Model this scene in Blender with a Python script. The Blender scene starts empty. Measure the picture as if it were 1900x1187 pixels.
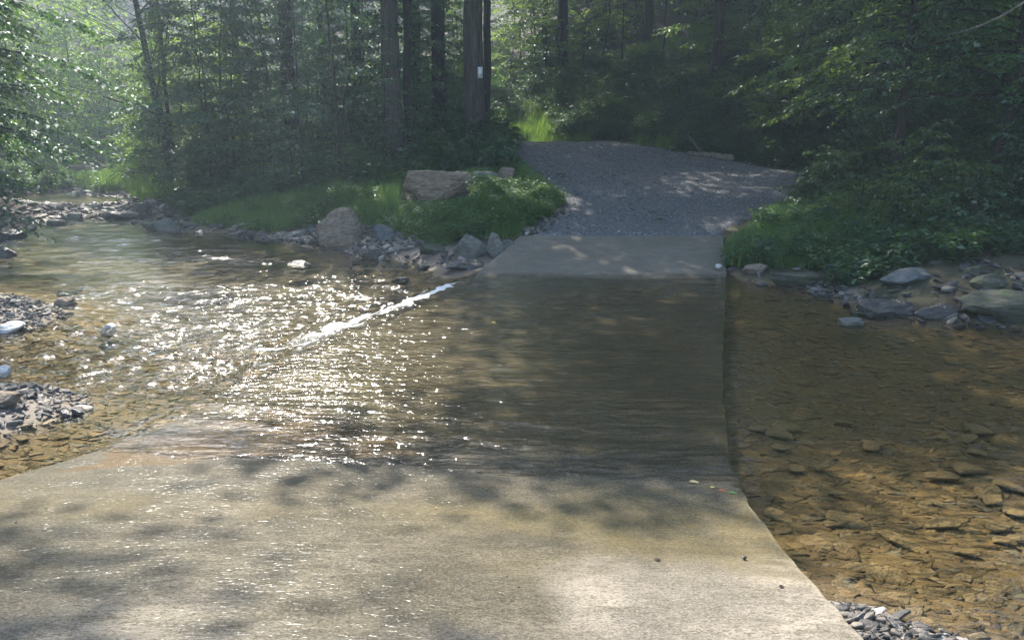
import bpy, math, random
import numpy as np
from mathutils import Vector, Matrix

# ------------------------------------------------------------------ camera, sky, sun, exposure
scene = bpy.context.scene
C = scene.collection
H = 2.3; F = 1400.0; HZ = 250.0
PITCH = math.atan((593.5 - HZ) / F)
cam_d = bpy.data.cameras.new("camera"); cam = bpy.data.objects.new("camera", cam_d); C.objects.link(cam)
cam_d.sensor_width = 36; cam_d.lens = 36 * F / 1900
cam_d.clip_start = 0.05; cam_d.clip_end = 500
cam.location = (0, 0, H); cam.rotation_euler = (math.pi / 2 - PITCH, 0, 0)
scene.camera = cam

SUN_AZ = math.radians(-20); SUN_EL = math.radians(43)
SUN = np.array([math.sin(SUN_AZ) * math.cos(SUN_EL), math.cos(SUN_AZ) * math.cos(SUN_EL), math.sin(SUN_EL)])
w = bpy.data.worlds.new("World"); scene.world = w; w.use_nodes = True
nt = w.node_tree; nt.nodes.clear()
sky = nt.nodes.new("ShaderNodeTexSky"); sky.sky_type = 'NISHITA'; sky.sun_disc = False
sky.sun_elevation = SUN_EL; sky.sun_rotation = SUN_AZ
bg = nt.nodes.new("ShaderNodeBackground"); bg.inputs[1].default_value = 0.15
ow = nt.nodes.new("ShaderNodeOutputWorld")
nt.links.new(sky.outputs[0], bg.inputs[0]); nt.links.new(bg.outputs[0], ow.inputs[0])
sd = bpy.data.lights.new("sun", 'SUN'); sd.energy = 3.1; sd.angle = math.radians(0.5); sd.color = (1.0, 0.94, 0.84)
so = bpy.data.objects.new("sun", sd); C.objects.link(so)
so.rotation_euler = Vector(-SUN).to_track_quat('-Z', 'Y').to_euler()
scene.view_settings.view_transform = 'Standard'; scene.view_settings.look = 'None'
scene.view_settings.exposure = 1.9; VEIL_DENSITY = .0021; scene.view_settings.gamma = 1.0
cy = scene.cycles
cy.max_bounces = 8; cy.diffuse_bounces = 4; cy.glossy_bounces = 3; cy.transmission_bounces = 5
cy.transparent_max_bounces = 16; cy.volume_bounces = 1; cy.caustics_reflective = False; cy.caustics_refractive = False
cy.use_denoising = True; cy.denoiser = 'OPENIMAGEDENOISE'; cy.denoising_prefilter = 'ACCURATE'
cy.sample_clamp_indirect = 4.0; cy.sample_clamp_direct = 0.0

# ------------------------------------------------------------------ projection helpers (planning only)
cP, sP = math.cos(PITCH), math.sin(PITCH)
def un(px, py, z):
    a = (px - 950) / F; b = (593.5 - py) / F
    dy = cP + b * sP; dz = -sP + b * cP
    t = (z - H) / dz
    return np.array([a * t, dy * t, z])
def W(px, py, d):
    a = (px - 950) / F; b = (593.5 - py) / F
    dy = cP + b * sP; dz = -sP + b * cP
    t = d / dy
    return np.array([a * t, d, H + dz * t])
def proj(x, y, z):
    dz = z - H
    depth = y * cP - dz * sP
    up = y * sP + dz * cP
    depth = np.maximum(depth, 1e-3)
    return 950 + F * x / depth, 593.5 - F * up / depth
def inpoly(px, py, poly):
    px = np.asarray(px); py = np.asarray(py); c = np.zeros(px.shape, bool); n = len(poly)
    for i in range(n):
        x1, y1 = poly[i]; x2, y2 = poly[(i + 1) % n]
        if y1 == y2: continue
        m = ((y1 > py) != (y2 > py)) & (px < (x2 - x1) * (py - y1) / (y2 - y1) + x1)
        c ^= m
    return c
def sstep(a, b, x):
    t = np.clip((x - a) / (b - a), 0, 1); return t * t * (3 - 2 * t)

# ------------------------------------------------------------------ vectorised gradient-free value noise
_r = np.random.default_rng(7)
_T = _r.random(4096)
def _h(i, j, k, s):
    n = (i.astype(np.int64) * 73856093) ^ (j.astype(np.int64) * 19349663) ^ (k.astype(np.int64) * 83492791) ^ (s * 2654435)
    n = (n ^ (n >> 13)) * 12741261
    return _T[(n ^ (n >> 16)) & 4095]
def noise(x, y, z=0.0, s=0):
    x, y, z = np.broadcast_arrays(np.asarray(x, float), np.asarray(y, float), np.asarray(z, float))
    i, j, k = np.floor(x), np.floor(y), np.floor(z)
    u, v, q = x - i, y - j, z - k
    u = u * u * (3 - 2 * u); v = v * v * (3 - 2 * v); q = q * q * (3 - 2 * q)
    r = 0
    for a in (0, 1):
        for b in (0, 1):
            for c in (0, 1):
                r = r + _h(i + a, j + b, k + c, s) * (u if a else 1 - u) * (v if b else 1 - v) * (q if c else 1 - q)
    return r * 2 - 1
def fbm(x, y, z=0.0, o=4, s=0):
    r = 0; a = 1.0
    for n in range(o):
        r = r + a * noise(np.asarray(x) * 2 ** n + 3.1 * n, np.asarray(y) * 2 ** n + 1.7 * n, np.asarray(z) * 2 ** n, s + n); a *= .5
    return r / 2

# ------------------------------------------------------------------ mesh helpers
def mesh(name, V, quads=None, tris=None, smooth=False):
    me = bpy.data.meshes.new(name)
    V = np.asarray(V, np.float32).reshape(-1, 3)
    L = []; sizes = []
    if quads is not None and len(quads): L.append(np.asarray(quads, np.int32).ravel()); sizes.append(np.full(len(quads), 4, np.int32))
    if tris is not None and len(tris): L.append(np.asarray(tris, np.int32).ravel()); sizes.append(np.full(len(tris), 3, np.int32))
    L = np.concatenate(L); sizes = np.concatenate(sizes)
    me.vertices.add(len(V)); me.vertices.foreach_set("co", V.ravel())
    me.loops.add(len(L)); me.loops.foreach_set("vertex_index", L)
    me.polygons.add(len(sizes)); st = np.concatenate([[0], np.cumsum(sizes)[:-1]]).astype(np.int32)
    me.polygons.foreach_set("loop_start", st); me.polygons.foreach_set("loop_total", sizes)
    if smooth: me.polygons.foreach_set("use_smooth", np.ones(len(sizes), bool))
    me.update(calc_edges=True)
    return me
def obj(name, me, mat=None, parent=None):
    o = bpy.data.objects.new(name, me); C.objects.link(o)
    if mat is not None and not me.materials: me.materials.append(mat)
    if parent is not None: o.parent = parent
    return o
def tag(o, label=None, cat=None, group=None, kind=None):
    if label: o['label'] = label
    if cat: o['category'] = cat
    if group: o['group'] = group
    if kind: o['kind'] = kind
    return o
def empty(name, loc, rz=0.0, sc=1.0):
    o = bpy.data.objects.new(name, None); C.objects.link(o)
    o.location = tuple(float(v) for v in loc); o.rotation_euler = (0, 0, rz); o.scale = (sc, sc, sc); o.empty_display_size = .2
    return o
def attr(me, name, vals):
    a = me.attributes.new(name, 'FLOAT', 'POINT'); a.data.foreach_set("value", np.asarray(vals, np.float32).ravel())
class MB:                      # merges pieces into one mesh
    def __init__(s): s.V = []; s.Q = []; s.T = []; s.n = 0
    def add(s, V, Q=None, T=None):
        V = np.asarray(V, float).reshape(-1, 3); s.V.append(V)
        if Q is not None and len(Q): s.Q.append(np.asarray(Q) + s.n)
        if T is not None and len(T): s.T.append(np.asarray(T) + s.n)
        s.n += len(V)
    def mesh(s, name, smooth=False):
        return mesh(name, np.concatenate(s.V), np.concatenate(s.Q) if s.Q else None, np.concatenate(s.T) if s.T else None, smooth)
def tube(mb, P, R, k=6, cap=True):
    P = np.asarray(P, float); R = np.asarray(R, float); n = len(P)
    D = np.gradient(P, axis=0); D /= np.linalg.norm(D, axis=1)[:, None] + 1e-9
    ref = np.array([1.0, 0, 0]) if abs(D[0][0]) < .8 else np.array([0, 1.0, 0])
    A = np.cross(D, ref); A /= np.linalg.norm(A, axis=1)[:, None] + 1e-9; B = np.cross(D, A)
    th = np.linspace(0, 2 * math.pi, k, endpoint=False)
    V = P[:, None, :] + R[:, None, None] * (np.cos(th)[None, :, None] * A[:, None, :] + np.sin(th)[None, :, None] * B[:, None, :])
    i = np.arange(n - 1)[:, None] * k; j = np.arange(k)[None, :]; j2 = (j + 1) % k
    Q = np.stack([i + j, i + j2, i + k + j2, i + k + j], -1).reshape(-1, 4)
    V = V.reshape(-1, 3); T = None
    if cap:
        V = np.vstack([V, P[-1:] + D[-1:] * R[-1], P[:1]]); a = (n - 1) * k
        T = [[a + q, a + (q + 1) % k, n * k] for q in range(k)] + [[(q + 1) % k, q, n * k + 1] for q in range(k)]
    mb.add(V, Q, T)
def norm(v): return v / (np.linalg.norm(v, axis=-1, keepdims=True) + 1e-9)
def leaves(P, D, N, L, Wd, fold=.25):
    """folded leaf quads: base, right, tip, left"""
    D = norm(D); S = norm(np.cross(D, N)); U = np.cross(S, D)
    L = np.broadcast_to(np.asarray(L, float), (len(P),))[:, None]; Wd = np.broadcast_to(np.asarray(Wd, float), (len(P),))[:, None]
    mid = P + D * L * .45 + U * Wd * fold
    V = np.stack([P, mid + S * Wd * .5, P + D * L - U * L * .12, mid - S * Wd * .5], 1).reshape(-1, 3)
    return V, np.arange(len(P) * 4).reshape(-1, 4)
def scatter(protos, P, Rz, S, rng, tilt=0.0, squash=None):
    """copies of small proto (V,Q,T) at points -> MB"""
    mb = MB(); which = rng.integers(0, len(protos), len(P))
    S = np.asarray(S, float)
    if S.ndim == 1: S = np.stack([S] * 3, 1)
    for w_, (V, Q, T) in enumerate(protos):
        m = np.where(which == w_)[0]
        if not len(m): continue
        c, s = np.cos(Rz[m]), np.sin(Rz[m]); X = V[None] * S[m][:, None, :]
        tx = rng.normal(0, tilt, len(m)) if tilt else np.zeros(len(m)); ty = rng.normal(0, tilt, len(m)) if tilt else np.zeros(len(m))
        if squash is not None: ty = ty + squash
        tx = np.clip(tx, -.6, .6) if tilt else tx; ty = np.clip(ty, -.6, .6) if tilt else ty
        x = X[..., 0] * c[:, None] - X[..., 1] * s[:, None]; y = X[..., 0] * s[:, None] + X[..., 1] * c[:, None]
        z = X[..., 2] + x * np.tan(tx)[:, None] + y * np.tan(ty)[:, None]
        VV = np.stack([x, y, z], -1) + P[m][:, None, :]
        off = (np.arange(len(m)) * len(V))[:, None, None]
        mb.add(VV.reshape(-1, 3), (Q[None] + off).reshape(-1, 4) if Q is not None else None, (T[None] + off).reshape(-1, 3) if T is not None else None)
    return mb

# ------------------------------------------------------------------ materials
def mat(name):
    m = bpy.data.materials.new(name); m.use_nodes = True; m.node_tree.nodes.clear(); return m
class NT:
    def __init__(s, m): s.t = m.node_tree; s.out = s.t.nodes.new("ShaderNodeOutputMaterial")
    def n(s, typ, **k):
        nd = s.t.nodes.new(typ)
        for a, v in k.items():
            if a.startswith('i_'):
                key = a[2:]; key = int(key) if key.isdigit() else key.replace('_', ' ')
                s.set(nd.inputs[key], v)
            else: setattr(nd, a, v)
        return nd
    def set(s, inp, v):
        if isinstance(v, bpy.types.NodeSocket): s.t.links.new(v, inp)
        elif isinstance(v, (tuple, list)) and len(v) == 3 and inp.type == 'RGBA': inp.default_value = (*v, 1)
        else: inp.default_value = v
    def coord(s, obj_=False): return s.n("ShaderNodeTexCoord").outputs['Object'] if obj_ else s.n("ShaderNodeNewGeometry").outputs['Position']
    def map(s, v, scale=(1, 1, 1), loc=(0, 0, 0), rot=(0, 0, 0)):
        nd = s.n("ShaderNodeMapping"); s.set(nd.inputs[0], v); nd.inputs['Scale'].default_value = scale; nd.inputs['Location'].default_value = loc; nd.inputs['Rotation'].default_value = rot; return nd.outputs[0]
    def noise(s, v, scale, detail=4, rough=.55, dist=0.0):
        return s.n("ShaderNodeTexNoise", i_Vector=v, i_Scale=scale, i_Detail=detail, i_Roughness=rough, i_Distortion=dist).outputs[0]
    def ramp(s, f, stops):
        nd = s.n("ShaderNodeValToRGB"); s.set(nd.inputs[0], f); e = nd.color_ramp.elements
        while len(e) < len(stops): e.new(.5)
        for el, (p, c) in zip(e, stops): el.position = p; el.color = (*c, 1) if len(c) == 3 else c
        return nd.outputs[0]
    def mix(s, f, a, b, mode='MIX'):
        nd = s.n("ShaderNodeMix", data_type='RGBA', blend_type=mode); s.set(nd.inputs[0], f); s.set(nd.inputs[6], a); s.set(nd.inputs[7], b); return nd.outputs[2]
    def math(s, op, a, b=0.0, c=0.0, clamp=False):
        nd = s.n("ShaderNodeMath", operation=op, use_clamp=clamp); s.set(nd.inputs[0], a); s.set(nd.inputs[1], b); s.set(nd.inputs[2], c); return nd.outputs[0]
    def mr(s, v, a, b, c, d):
        nd = s.n("ShaderNodeMapRange", clamp=True); s.set(nd.inputs[0], v)
        for q, x in enumerate((a, b, c, d)): nd.inputs[q + 1].default_value = x
        return nd.outputs[0]
    def bump(s, h, strength, dist, nrm=None):
        nd = s.n("ShaderNodeBump", i_Height=h, i_Strength=strength, i_Distance=dist)
        if nrm is not None: s.set(nd.inputs['Normal'], nrm)
        return nd.outputs[0]
    def attr(s, name): return s.n("ShaderNodeAttribute", attribute_name=name).outputs['Fac']
    def bsdf(s, col, rough=.8, nrm=None, spec=.3, **k):
        b = s.n("ShaderNodeBsdfPrincipled"); s.set(b.inputs['Base Color'], col); s.set(b.inputs['Roughness'], rough); s.set(b.inputs['Specular IOR Level'], spec)
        if nrm is not None: s.set(b.inputs['Normal'], nrm)
        for a, v in k.items(): s.set(b.inputs[a.replace('_', ' ')], v)
        return b.outputs[0]
    def surf(s, sh): s.t.links.new(sh, s.out.inputs['Surface'])

def leaf_mat(name, c0, c1, c2, trans=.5, tc=(.16, .26, .03), gloss=.07):
    m = mat(name); t = NT(m)
    g = t.n("ShaderNodeNewGeometry"); oi = t.n("ShaderNodeObjectInfo")
    f = t.math('ADD', t.math('MULTIPLY', g.outputs['Random Per Island'], .7), t.math('MULTIPLY', oi.outputs['Random'], .3))
    col = t.ramp(f, [(0, c0), (.55, c1), (1, c2)])
    tcol = t.mix(.8, col, tc); tcol = t.mix(f, t.mix(1.0, tcol, (.75, .8, .8), 'MULTIPLY'), tcol)
    d = t.n("ShaderNodeBsdfDiffuse", i_Color=col).outputs[0]
    tr = t.n("ShaderNodeBsdfTranslucent", i_Color=tcol).outputs[0]
    gl = t.n("ShaderNodeBsdfGlossy", i_Color=(.8, .85, .9), i_Roughness=.5).outputs[0]
    a = t.n("ShaderNodeMixShader", i_0=trans); t.set(a.inputs[1], d); t.set(a.inputs[2], tr)
    b = t.n("ShaderNodeMixShader", i_0=gloss); t.set(b.inputs[1], a.outputs[0]); t.set(b.inputs[2], gl)
    t.surf(b.outputs[0]); return m
M_leaf = leaf_mat("leaf_broad", (.035, .075, .022), (.055, .11, .03), (.09, .15, .04), .55, (.24, .38, .04), .07)
M_leaf_lit = leaf_mat('leaf_backlit', (.05, .1, .022), (.08, .15, .03), (.12, .2, .045), .6, (.36, .52, .06), .05)  # brighter copy of the broad leaf, backlight put into its colour
M_leaf_d = leaf_mat("leaf_dark", (.03, .085, .032), (.045, .115, .04), (.07, .15, .05), .42, (.12, .24, .04), .08)
M_leaf_c = leaf_mat("leaf_canopy", (.03, .06, .02), (.045, .085, .025), (.06, .1, .03), .4, (.1, .18, .03), .04)
M_grass = leaf_mat("grass_blade", (.075, .15, .035), (.11, .2, .045), (.16, .26, .06), .5, (.27, .42, .05), .05)
M_weed = leaf_mat("weed_leaf", (.055, .125, .035), (.08, .17, .05), (.12, .22, .06), .45, (.2, .34, .05), .06)
M_fern = leaf_mat("hillside_leaf", (.03, .07, .028), (.045, .1, .04), (.07, .13, .05), .45, (.13, .22, .05), .06)

def bark_mat(name, c0, c1, sc=1.0):
    m = mat(name); t = NT(m); v = t.coord(True)
    n1 = t.noise(t.map(v, (9 * sc, 9 * sc, 1.1 * sc)), 1.6, 6, .65, .6)
    n2 = t.noise(v, 1.3, 3); n3 = t.noise(t.map(v, (1, 1, .35)), 14, 4, .7)
    col = t.mix(t.mr(n1, .35, .7, 0, 1), c0, c1)
    col = t.mix(t.mr(n2, .5, .75, 0, .5), col, (.06, .075, .045))
    nb = t.bump(n1, 1.0, .05, t.bump(n3, .5, .01))
    t.surf(t.bsdf(col, .9, nb, .15)); return m
M_bark = bark_mat("bark_grey_brown", (.03, .026, .023), (.11, .095, .085))
M_bark_d = bark_mat("bark_dark", (.018, .016, .015), (.055, .048, .042), 1.5)
M_bark_s = bark_mat("bark_sapling", (.03, .028, .024), (.075, .07, .058), 2.5)
M_log = bark_mat("weathered_wood", (.09, .075, .06), (.3, .26, .21), 1.5)
M_log2 = bark_mat("pale_driftwood", (.16, .12, .09), (.42, .34, .27), 1.5)

def stone_mat(name, stops, rough=.75, bumpd=.01, wet=0.0, patch=None, island=True, spec=.35):
    m = mat(name); t = NT(m); v = t.coord(True); p = t.coord()
    g = t.n("ShaderNodeNewGeometry").outputs['Random Per Island'] if island else t.noise(v, 1.7, 3)
    col = t.ramp(g, stops)
    n1 = t.noise(p, 9, 6, .65); n2 = t.noise(p, 60, 4, .6); n3 = t.noise(t.map(p, (1, 1, 4)), 5, 5, .7, 1.0)
    col = t.mix(t.mr(n1, .35, .7, 0, .55), col, t.mix(1.0, col, (.45, .43, .42), 'MULTIPLY'))
    col = t.mix(t.mr(n2, .5, .75, 0, .35), col, t.mix(1.0, col, (1.5, 1.5, 1.5), 'MULTIPLY'))
    if patch: col = t.mix(t.mr(n3, .5, .62, 0, .75), col, patch)
    r = t.mr(n1, .3, .7, rough - .12, min(1, rough + .12))
    t.surf(t.bsdf(col, r, t.bump(n3, 1.0, bumpd * 5, t.bump(n1, 1.0, bumpd * 3, t.bump(n2, .7, bumpd * .6))), spec)); return m
M_shale_wet = stone_mat("shale_submerged", [(0, (.17, .12, .06)), (.3, (.27, .185, .085)), (.55, (.2, .165, .1)), (.8, (.36, .25, .115)), (1, (.25, .23, .17))], .6)
M_shale_dry = stone_mat("shale_bank", [(0, (.05, .048, .045)), (.35, (.11, .1, .09)), (.7, (.2, .175, .15)), (.92, (.3, .26, .21)), (1, (.45, .42, .39))], .6, .006, spec=.4)
M_shale_dark = stone_mat('shale_shaded_bank', [(0, (.05, .048, .045)), (.4, (.09, .085, .075)), (.8, (.14, .13, .115)), (1, (.24, .23, .21))], .75, .006)  # darker bank shale, shade and mud of the right bank put into its colour
M_boulder_tan = stone_mat("boulder_tan", [(0, (.26, .195, .14)), (.5, (.4, .31, .225)), (1, (.52, .42, .32))], .85, .02, patch=(.16, .13, .11), island=False)
M_boulder_grey = stone_mat("boulder_grey", [(0, (.15, .148, .132)), (.5, (.245, .24, .21)), (1, (.34, .33, .295))], .8, .015, patch=(.1, .12, .08), island=False)
M_boulder_moss = stone_mat("boulder_mossy", [(0, (.07, .07, .055)), (.5, (.115, .115, .085)), (1, (.165, .165, .13))], .85, .015, patch=(.05, .085, .025), island=False)
M_slate = stone_mat("slate_blue_grey", [(0, (.085, .095, .1)), (.5, (.125, .14, .145)), (1, (.18, .195, .2))], .7, .012, patch=(.13, .15, .15), island=False)
M_rock_wet = stone_mat("rock_wet_dark", [(0, (.05, .045, .04)), (.5, (.09, .08, .07)), (1, (.15, .13, .11))], .3, .01, island=False, spec=.6)
M_white = stone_mat("stone_white", [(0, (.5, .47, .44)), (1, (.7, .67, .63))], .45, .005, island=False, spec=.5)

def ground_mat():
    m = mat("forest_soil"); t = NT(m); p = t.coord()
    n1 = t.noise(p, 1.2, 6, .6); n2 = t.noise(p, 14, 6, .7); n3 = t.noise(p, 70, 4, .6)
    col = t.mix(t.mr(n1, .35, .65, 0, 1), (.075, .055, .038), (.05, .06, .028))
    col = t.mix(t.mr(n2, .4, .7, 0, .7), col, (.12, .09, .062))
    bed = t.mix(t.mr(n2, .35, .65, 0, 1), (.15, .11, .058), (.28, .2, .1))
    bed = t.mix(t.mr(n3, .5, .7, 0, .6), bed, (.24, .2, .14))
    mud = t.mix(t.mr(n3, .3, .7, 0, 1), (.17, .135, .105), (.26, .21, .17))
    col = t.mix(t.attr('mud'), col, mud); col = t.mix(t.attr('bed'), col, bed); col = t.mix(t.attr('deep'), col, t.mix(1.0, bed, (.27, .31, .33), 'MULTIPLY'))
    t.surf(t.bsdf(col, t.mr(t.attr('mud'), 0, 1, .95, .5), t.bump(n2, .8, .04, t.bump(n3, .6, .01)), .25)); return m
M_ground = ground_mat()

def slab_mat():
    m = mat("wet_concrete"); t = NT(m); p = t.coord(); wet = t.attr('wet'); alg = t.attr('algae')
    q = t.map(p, rot=(0, 0, math.radians(-3)))
    big = t.noise(p, .9, 5, .6); med = t.noise(t.map(q, (3, 7, 1)), 1.4, 6, .65); fine = t.noise(p, 90, 5, .7); grit = t.noise(p, 260, 2, .6)
    broom = t.noise(t.map(q, (5, 85, 1)), 1.0, 4, .7, .2)
    pits = t.noise(t.map(p, (38, 75, 38)), 1.0, 3, .6, 1.5)
    col = t.mix(t.mr(big, .42, .6, 0, 1), (.125, .121, .106), (.262, .244, .21))
    col = t.mix(t.mr(med, .44, .6, 0, .8), col, (.08, .078, .065))
    col = t.mix(t.mr(broom, .48, .66, 0, .6), col, (.13, .12, .1))
    col = t.mix(t.mr(fine, .45, .62, 0, .55), col, (.34, .3, .24))
    col = t.mix(t.mr(pits, .5, .6, 0, .75), col, (.06, .055, .045))
    col = t.mix(t.math('MULTIPLY', alg, t.mr(t.noise(p, 6, 5, .6), .3, .65, .35, 1)), col, (.24, .2, .105))
    col = t.mix(t.attr('dryfar'), col, t.mix(.5, t.mix(1.0, col, (.8, .8, .78), 'MULTIPLY'), (.15, .145, .13)))
    col = t.mix(t.math('SUBTRACT', 1, wet, 0, True), col, t.mix(1.0, col, (1.3, 1.22, 1.12), 'MULTIPLY'))
    col = t.mix(t.attr('water_tongue'), col, (.2, .135, .07))
    wcol = t.mix(1.0, col, (.5, .48, .42), 'MULTIPLY'); gr = t.noise(t.map(q, (55, 95, 60)), 1.0, 4, .75, .6); wcol = t.mix(t.mr(gr, .42, .6, 0, .8), wcol, t.mix(1.0, wcol, (2.1, 2.0, 1.8), 'MULTIPLY'))  # ripple grain of the thin film painted into the wet colour
    col = t.mix(wet, col, wcol)
    drops = t.noise(t.map(q, (20, 34, 30)), 1.0, 1.5, .5, .8)
    nb = t.bump(fine, .6, .006, t.bump(broom, .6, .006, t.bump(grit, .4, .002)))
    nw = t.bump(drops, 1.0, .008)
    b = t.n("ShaderNodeBsdfPrincipled"); t.set(b.inputs['Base Color'], col)
    t.set(b.inputs['Roughness'], t.mr(wet, 0, 1, .85, .6)); t.set(b.inputs['Normal'], nb); t.set(b.inputs['Specular IOR Level'], t.mr(wet, 0, 1, .25, .06))
    t.set(b.inputs['Coat Weight'], t.math('MULTIPLY', wet, t.mr(t.noise(p, 3.2, 4, .6), .42, .62, .1, .6))); b.inputs['Coat Roughness'].default_value = .24
    b.inputs['Coat IOR'].default_value = 1.33; t.set(b.inputs['Coat Normal'], nw)
    t.surf(b.outputs[0]); return m
M_slab = slab_mat()

def road_mat():
    m = mat("road_gravel"); t = NT(m); p = t.coord()
    vor = t.n("ShaderNodeTexVoronoi", i_Vector=p, i_Scale=34.0).outputs; vor2 = t.n("ShaderNodeTexVoronoi", i_Vector=p, i_Scale=75.0).outputs
    hs = t.n("ShaderNodeSeparateColor", i_0=vor['Color']).outputs[0]
    col = t.ramp(hs, [(0, (.06, .062, .068)), (.4, (.11, .112, .118)), (.8, (.17, .172, .175)), (1, (.32, .31, .3))])
    big = t.noise(p, .8, 5, .6); med = t.noise(p, 4, 5, .65)
    col = t.mix(t.mr(big, .4, .65, 0, .5), col, (.16, .148, .138)); col = t.mix(t.mr(med, .5, .7, 0, .4), col, (.075, .073, .075))
    h = t.math('SUBTRACT', 1, vor['Distance'])
    t.surf(t.bsdf(col, .85, t.bump(h, 1.0, .02, t.bump(t.math('SUBTRACT', 1, vor2['Distance']), .6, .008)), .3)); return m
M_road = road_mat()

def water_mat():
    m = mat("creek_water"); t = NT(m); p = t.coord(); rf = t.attr('ripple'); foam_glare = t.attr('foam_glare')
    q = t.map(p, (1, 2.0, 1))
    n1 = t.noise(q, 7, 2, .5, .4); n2 = t.noise(q, 22, 1, .5, .3); n3 = t.noise(t.map(p, (1, 1.4, 1)), 95, 2, .5)
    h = t.math('ADD', t.math('MULTIPLY', n1, .8), t.math('MULTIPLY', n2, .12))
    h = t.math('MULTIPLY', h, rf)
    nb = t.bump(h, 1.0, .035)
    fr = t.n("ShaderNodeFresnel", i_IOR=1.33, i_Normal=nb).outputs[0]
    tr = t.n("ShaderNodeBsdfTransparent", i_Color=t.mix(t.attr('depth'), (.98, .97, .95), (.86, .82, .69))).outputs[0]
    gl = t.n("ShaderNodeBsdfGlossy", i_Color=(1, 1, 1), i_Roughness=t.mr(rf, .15, .5, .05, .075), i_Normal=nb).outputs[0]
    mx = t.n("ShaderNodeMixShader", i_0=t.math('MINIMUM', t.math('MULTIPLY', fr, 1.0), .75)); t.set(mx.inputs[1], tr); t.set(mx.inputs[2], gl)
    fo = t.bsdf((.82, .83, .82), .35, nb, .5)
    fm = t.mr(t.math('MULTIPLY', foam_glare, t.math('ADD', t.noise(t.map(p, (1.3, 1, 1)), 26, 6, .75), .35)), .42, .74, 0, .95)
    mf = t.n("ShaderNodeMixShader", i_0=fm); t.set(mf.inputs[1], mx.outputs[0]); t.set(mf.inputs[2], fo)
    t.surf(mf.outputs[0]); return m
M_water = water_mat()

# ------------------------------------------------------------------ ford slab outline and heights
SY = [-4, 2.0, 2.6, 3.78, 4.53, 5.24, 6.69, 12.06, 14.77]
SR = [1.1, 1.36, 1.395, 1.475, 1.53, 1.64, 1.97, 3.49, 4.15]
LY = [-4, 2.4, 4.57, 8.14, 12.2, 14.77]; LX = [-5.6, -4.1, -3.38, -2.18, -.69, .16]
def XR(y): return np.interp(y, SY, SR)
def XL(y): return np.interp(y, LY, LX)
def slab_z(x, y):
    k = .15 * (1 - sstep(6, 10, y)); v = y + k * (x - 1.5)
    z = np.interp(v, [-4, 0, 2.6, 3.4, 3.78, 4.2, 4.6, 5.2, 6.2, 11.2, 12.1, 12.6, 14.8], [1.6, .9, .37, .195, .115, .05, -.0, -.045, -.07, -.06, -.03, .05, .38])
    return z
def rz(y): return np.interp(y, [10, 14.77, 20, 27, 29, 33, 40], [-.2, .375, 1.03, 1.9, 2.03, 1.9, 1.7])

# ------------------------------------------------------------------ terrain from surveyed points
CT = []
def c(*p): CT.append(tuple(float(v) for v in p))
for p in [(3, 5, -.3), (5, 6, -.36), (4, 9, -.36), (8, 7, -.36), (2.3, 5, -.24), (2.6, 8, -.3), (3.6, 11.5, -.25), (2.1, 3.5, -.09), (1.8, 3.1, .02), (1.7, 2.4, .14), (2.3, 2.4, .05), (3.0, 2.4, -.08), (3.6, 3.3, -.18), (6, 3, -.22), (12, 6, -.3), (7, 1, -.05), (2.2, 0, .5), (5, -3, .6), (0, -4, 1.0), (-6, -4, .8)]: c(*p)
for px, py in [(1352, 522), (1440, 532), (1540, 545), (1610, 585), (1700, 592), (1800, 596), (1900, 606)]: c(*un(px, py, .0))
c(14, 9.3, .0); c(14, 11.5, .7)
for px, py, z in [(1350, 470, .25), (1400, 490, .16), (1450, 440, .45), (1560, 400, .8), (1500, 490, .2), (1600, 470, .42), (1700, 500, .4), (1700, 555, .13), (1850, 550, .14), (1850, 490, .6), (1440, 400, .62)]: c(*un(px, py, z))
for p in [(8.5, 13, 1.3), (8, 16, 1.35), (12, 13, 2.6), (10, 20, 2.4), (9, 25, 2.9), (14, 18, 4.6), (5.5, 30, 2.9), (12, 30, 6), (20, 20, 8), (20, 36, 11), (5, 38, 5.2), (0, 42, 4.6), (0, 35, 2.5), (-3, 31, 2.3), (10, 45, 9), (35, 25, 15), (35, 5, 8), (15, 0, 2)]: c(*p)
for y, xs in [(15.2, (.5, 4.2)), (17, (1.2, 3.5, 6)), (20, (.8, 4, 7.9)), (23.5, (.3, 3, 6.6)), (27, (-.1, 2.2, 4.6)), (29, (-.6, 2, 4)), (33, (-2, 1))]:
    for x in xs: c(x, y, rz(y))
for px, py, z in [(250, 374, -.32), (340, 405, -.28), (430, 437, -.22), (520, 445, -.2), (580, 453, -.2), (690, 480, -.16), (820, 503, -.1), (870, 512, -.08),
                  (700, 440, -.02), (800, 465, .04), (900, 470, .1), (800, 435, .28), (900, 425, .4), (950, 400, .62), (800, 372, .72), (1000, 385, .7), (720, 390, .45), (620, 400, .3),
                  (740, 283, 1.7), (633, 340, .9), (560, 360, .65), (500, 388, .35), (430, 385, .2), (322, 335, .5), (300, 370, -.05), (262, 350, -.1), (850, 300, 1.45), (930, 310, 1.3)]: c(*un(px, py, z))
c(*W(880, 256, 27)); c(*un(240, 338, .12)); c(*un(205, 345, .0)); c(*un(285, 330, .35))
for p in [(-8, 35, 1.5), (-4, 35, 2.3), (-12, 42, 1.4), (-10, 52, 3), (0, 52, 7), (-20, 62, 5), (-13, 30.5, .6), (-15, 36, .7)]: c(*p)
for p in [(-3.2, 10, -.42), (-5, 12, -.5), (-8, 14, -.5), (-5, 16, -.5), (-2, 13, -.4), (-3.7, 7, -.3), (-4, 5.6, -.2), (-4.2, 4.3, -.12), (-10, 18, -.55), (-2.2, 15, -.32), (-6, 8.5, -.4)]: c(*p)
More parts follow.
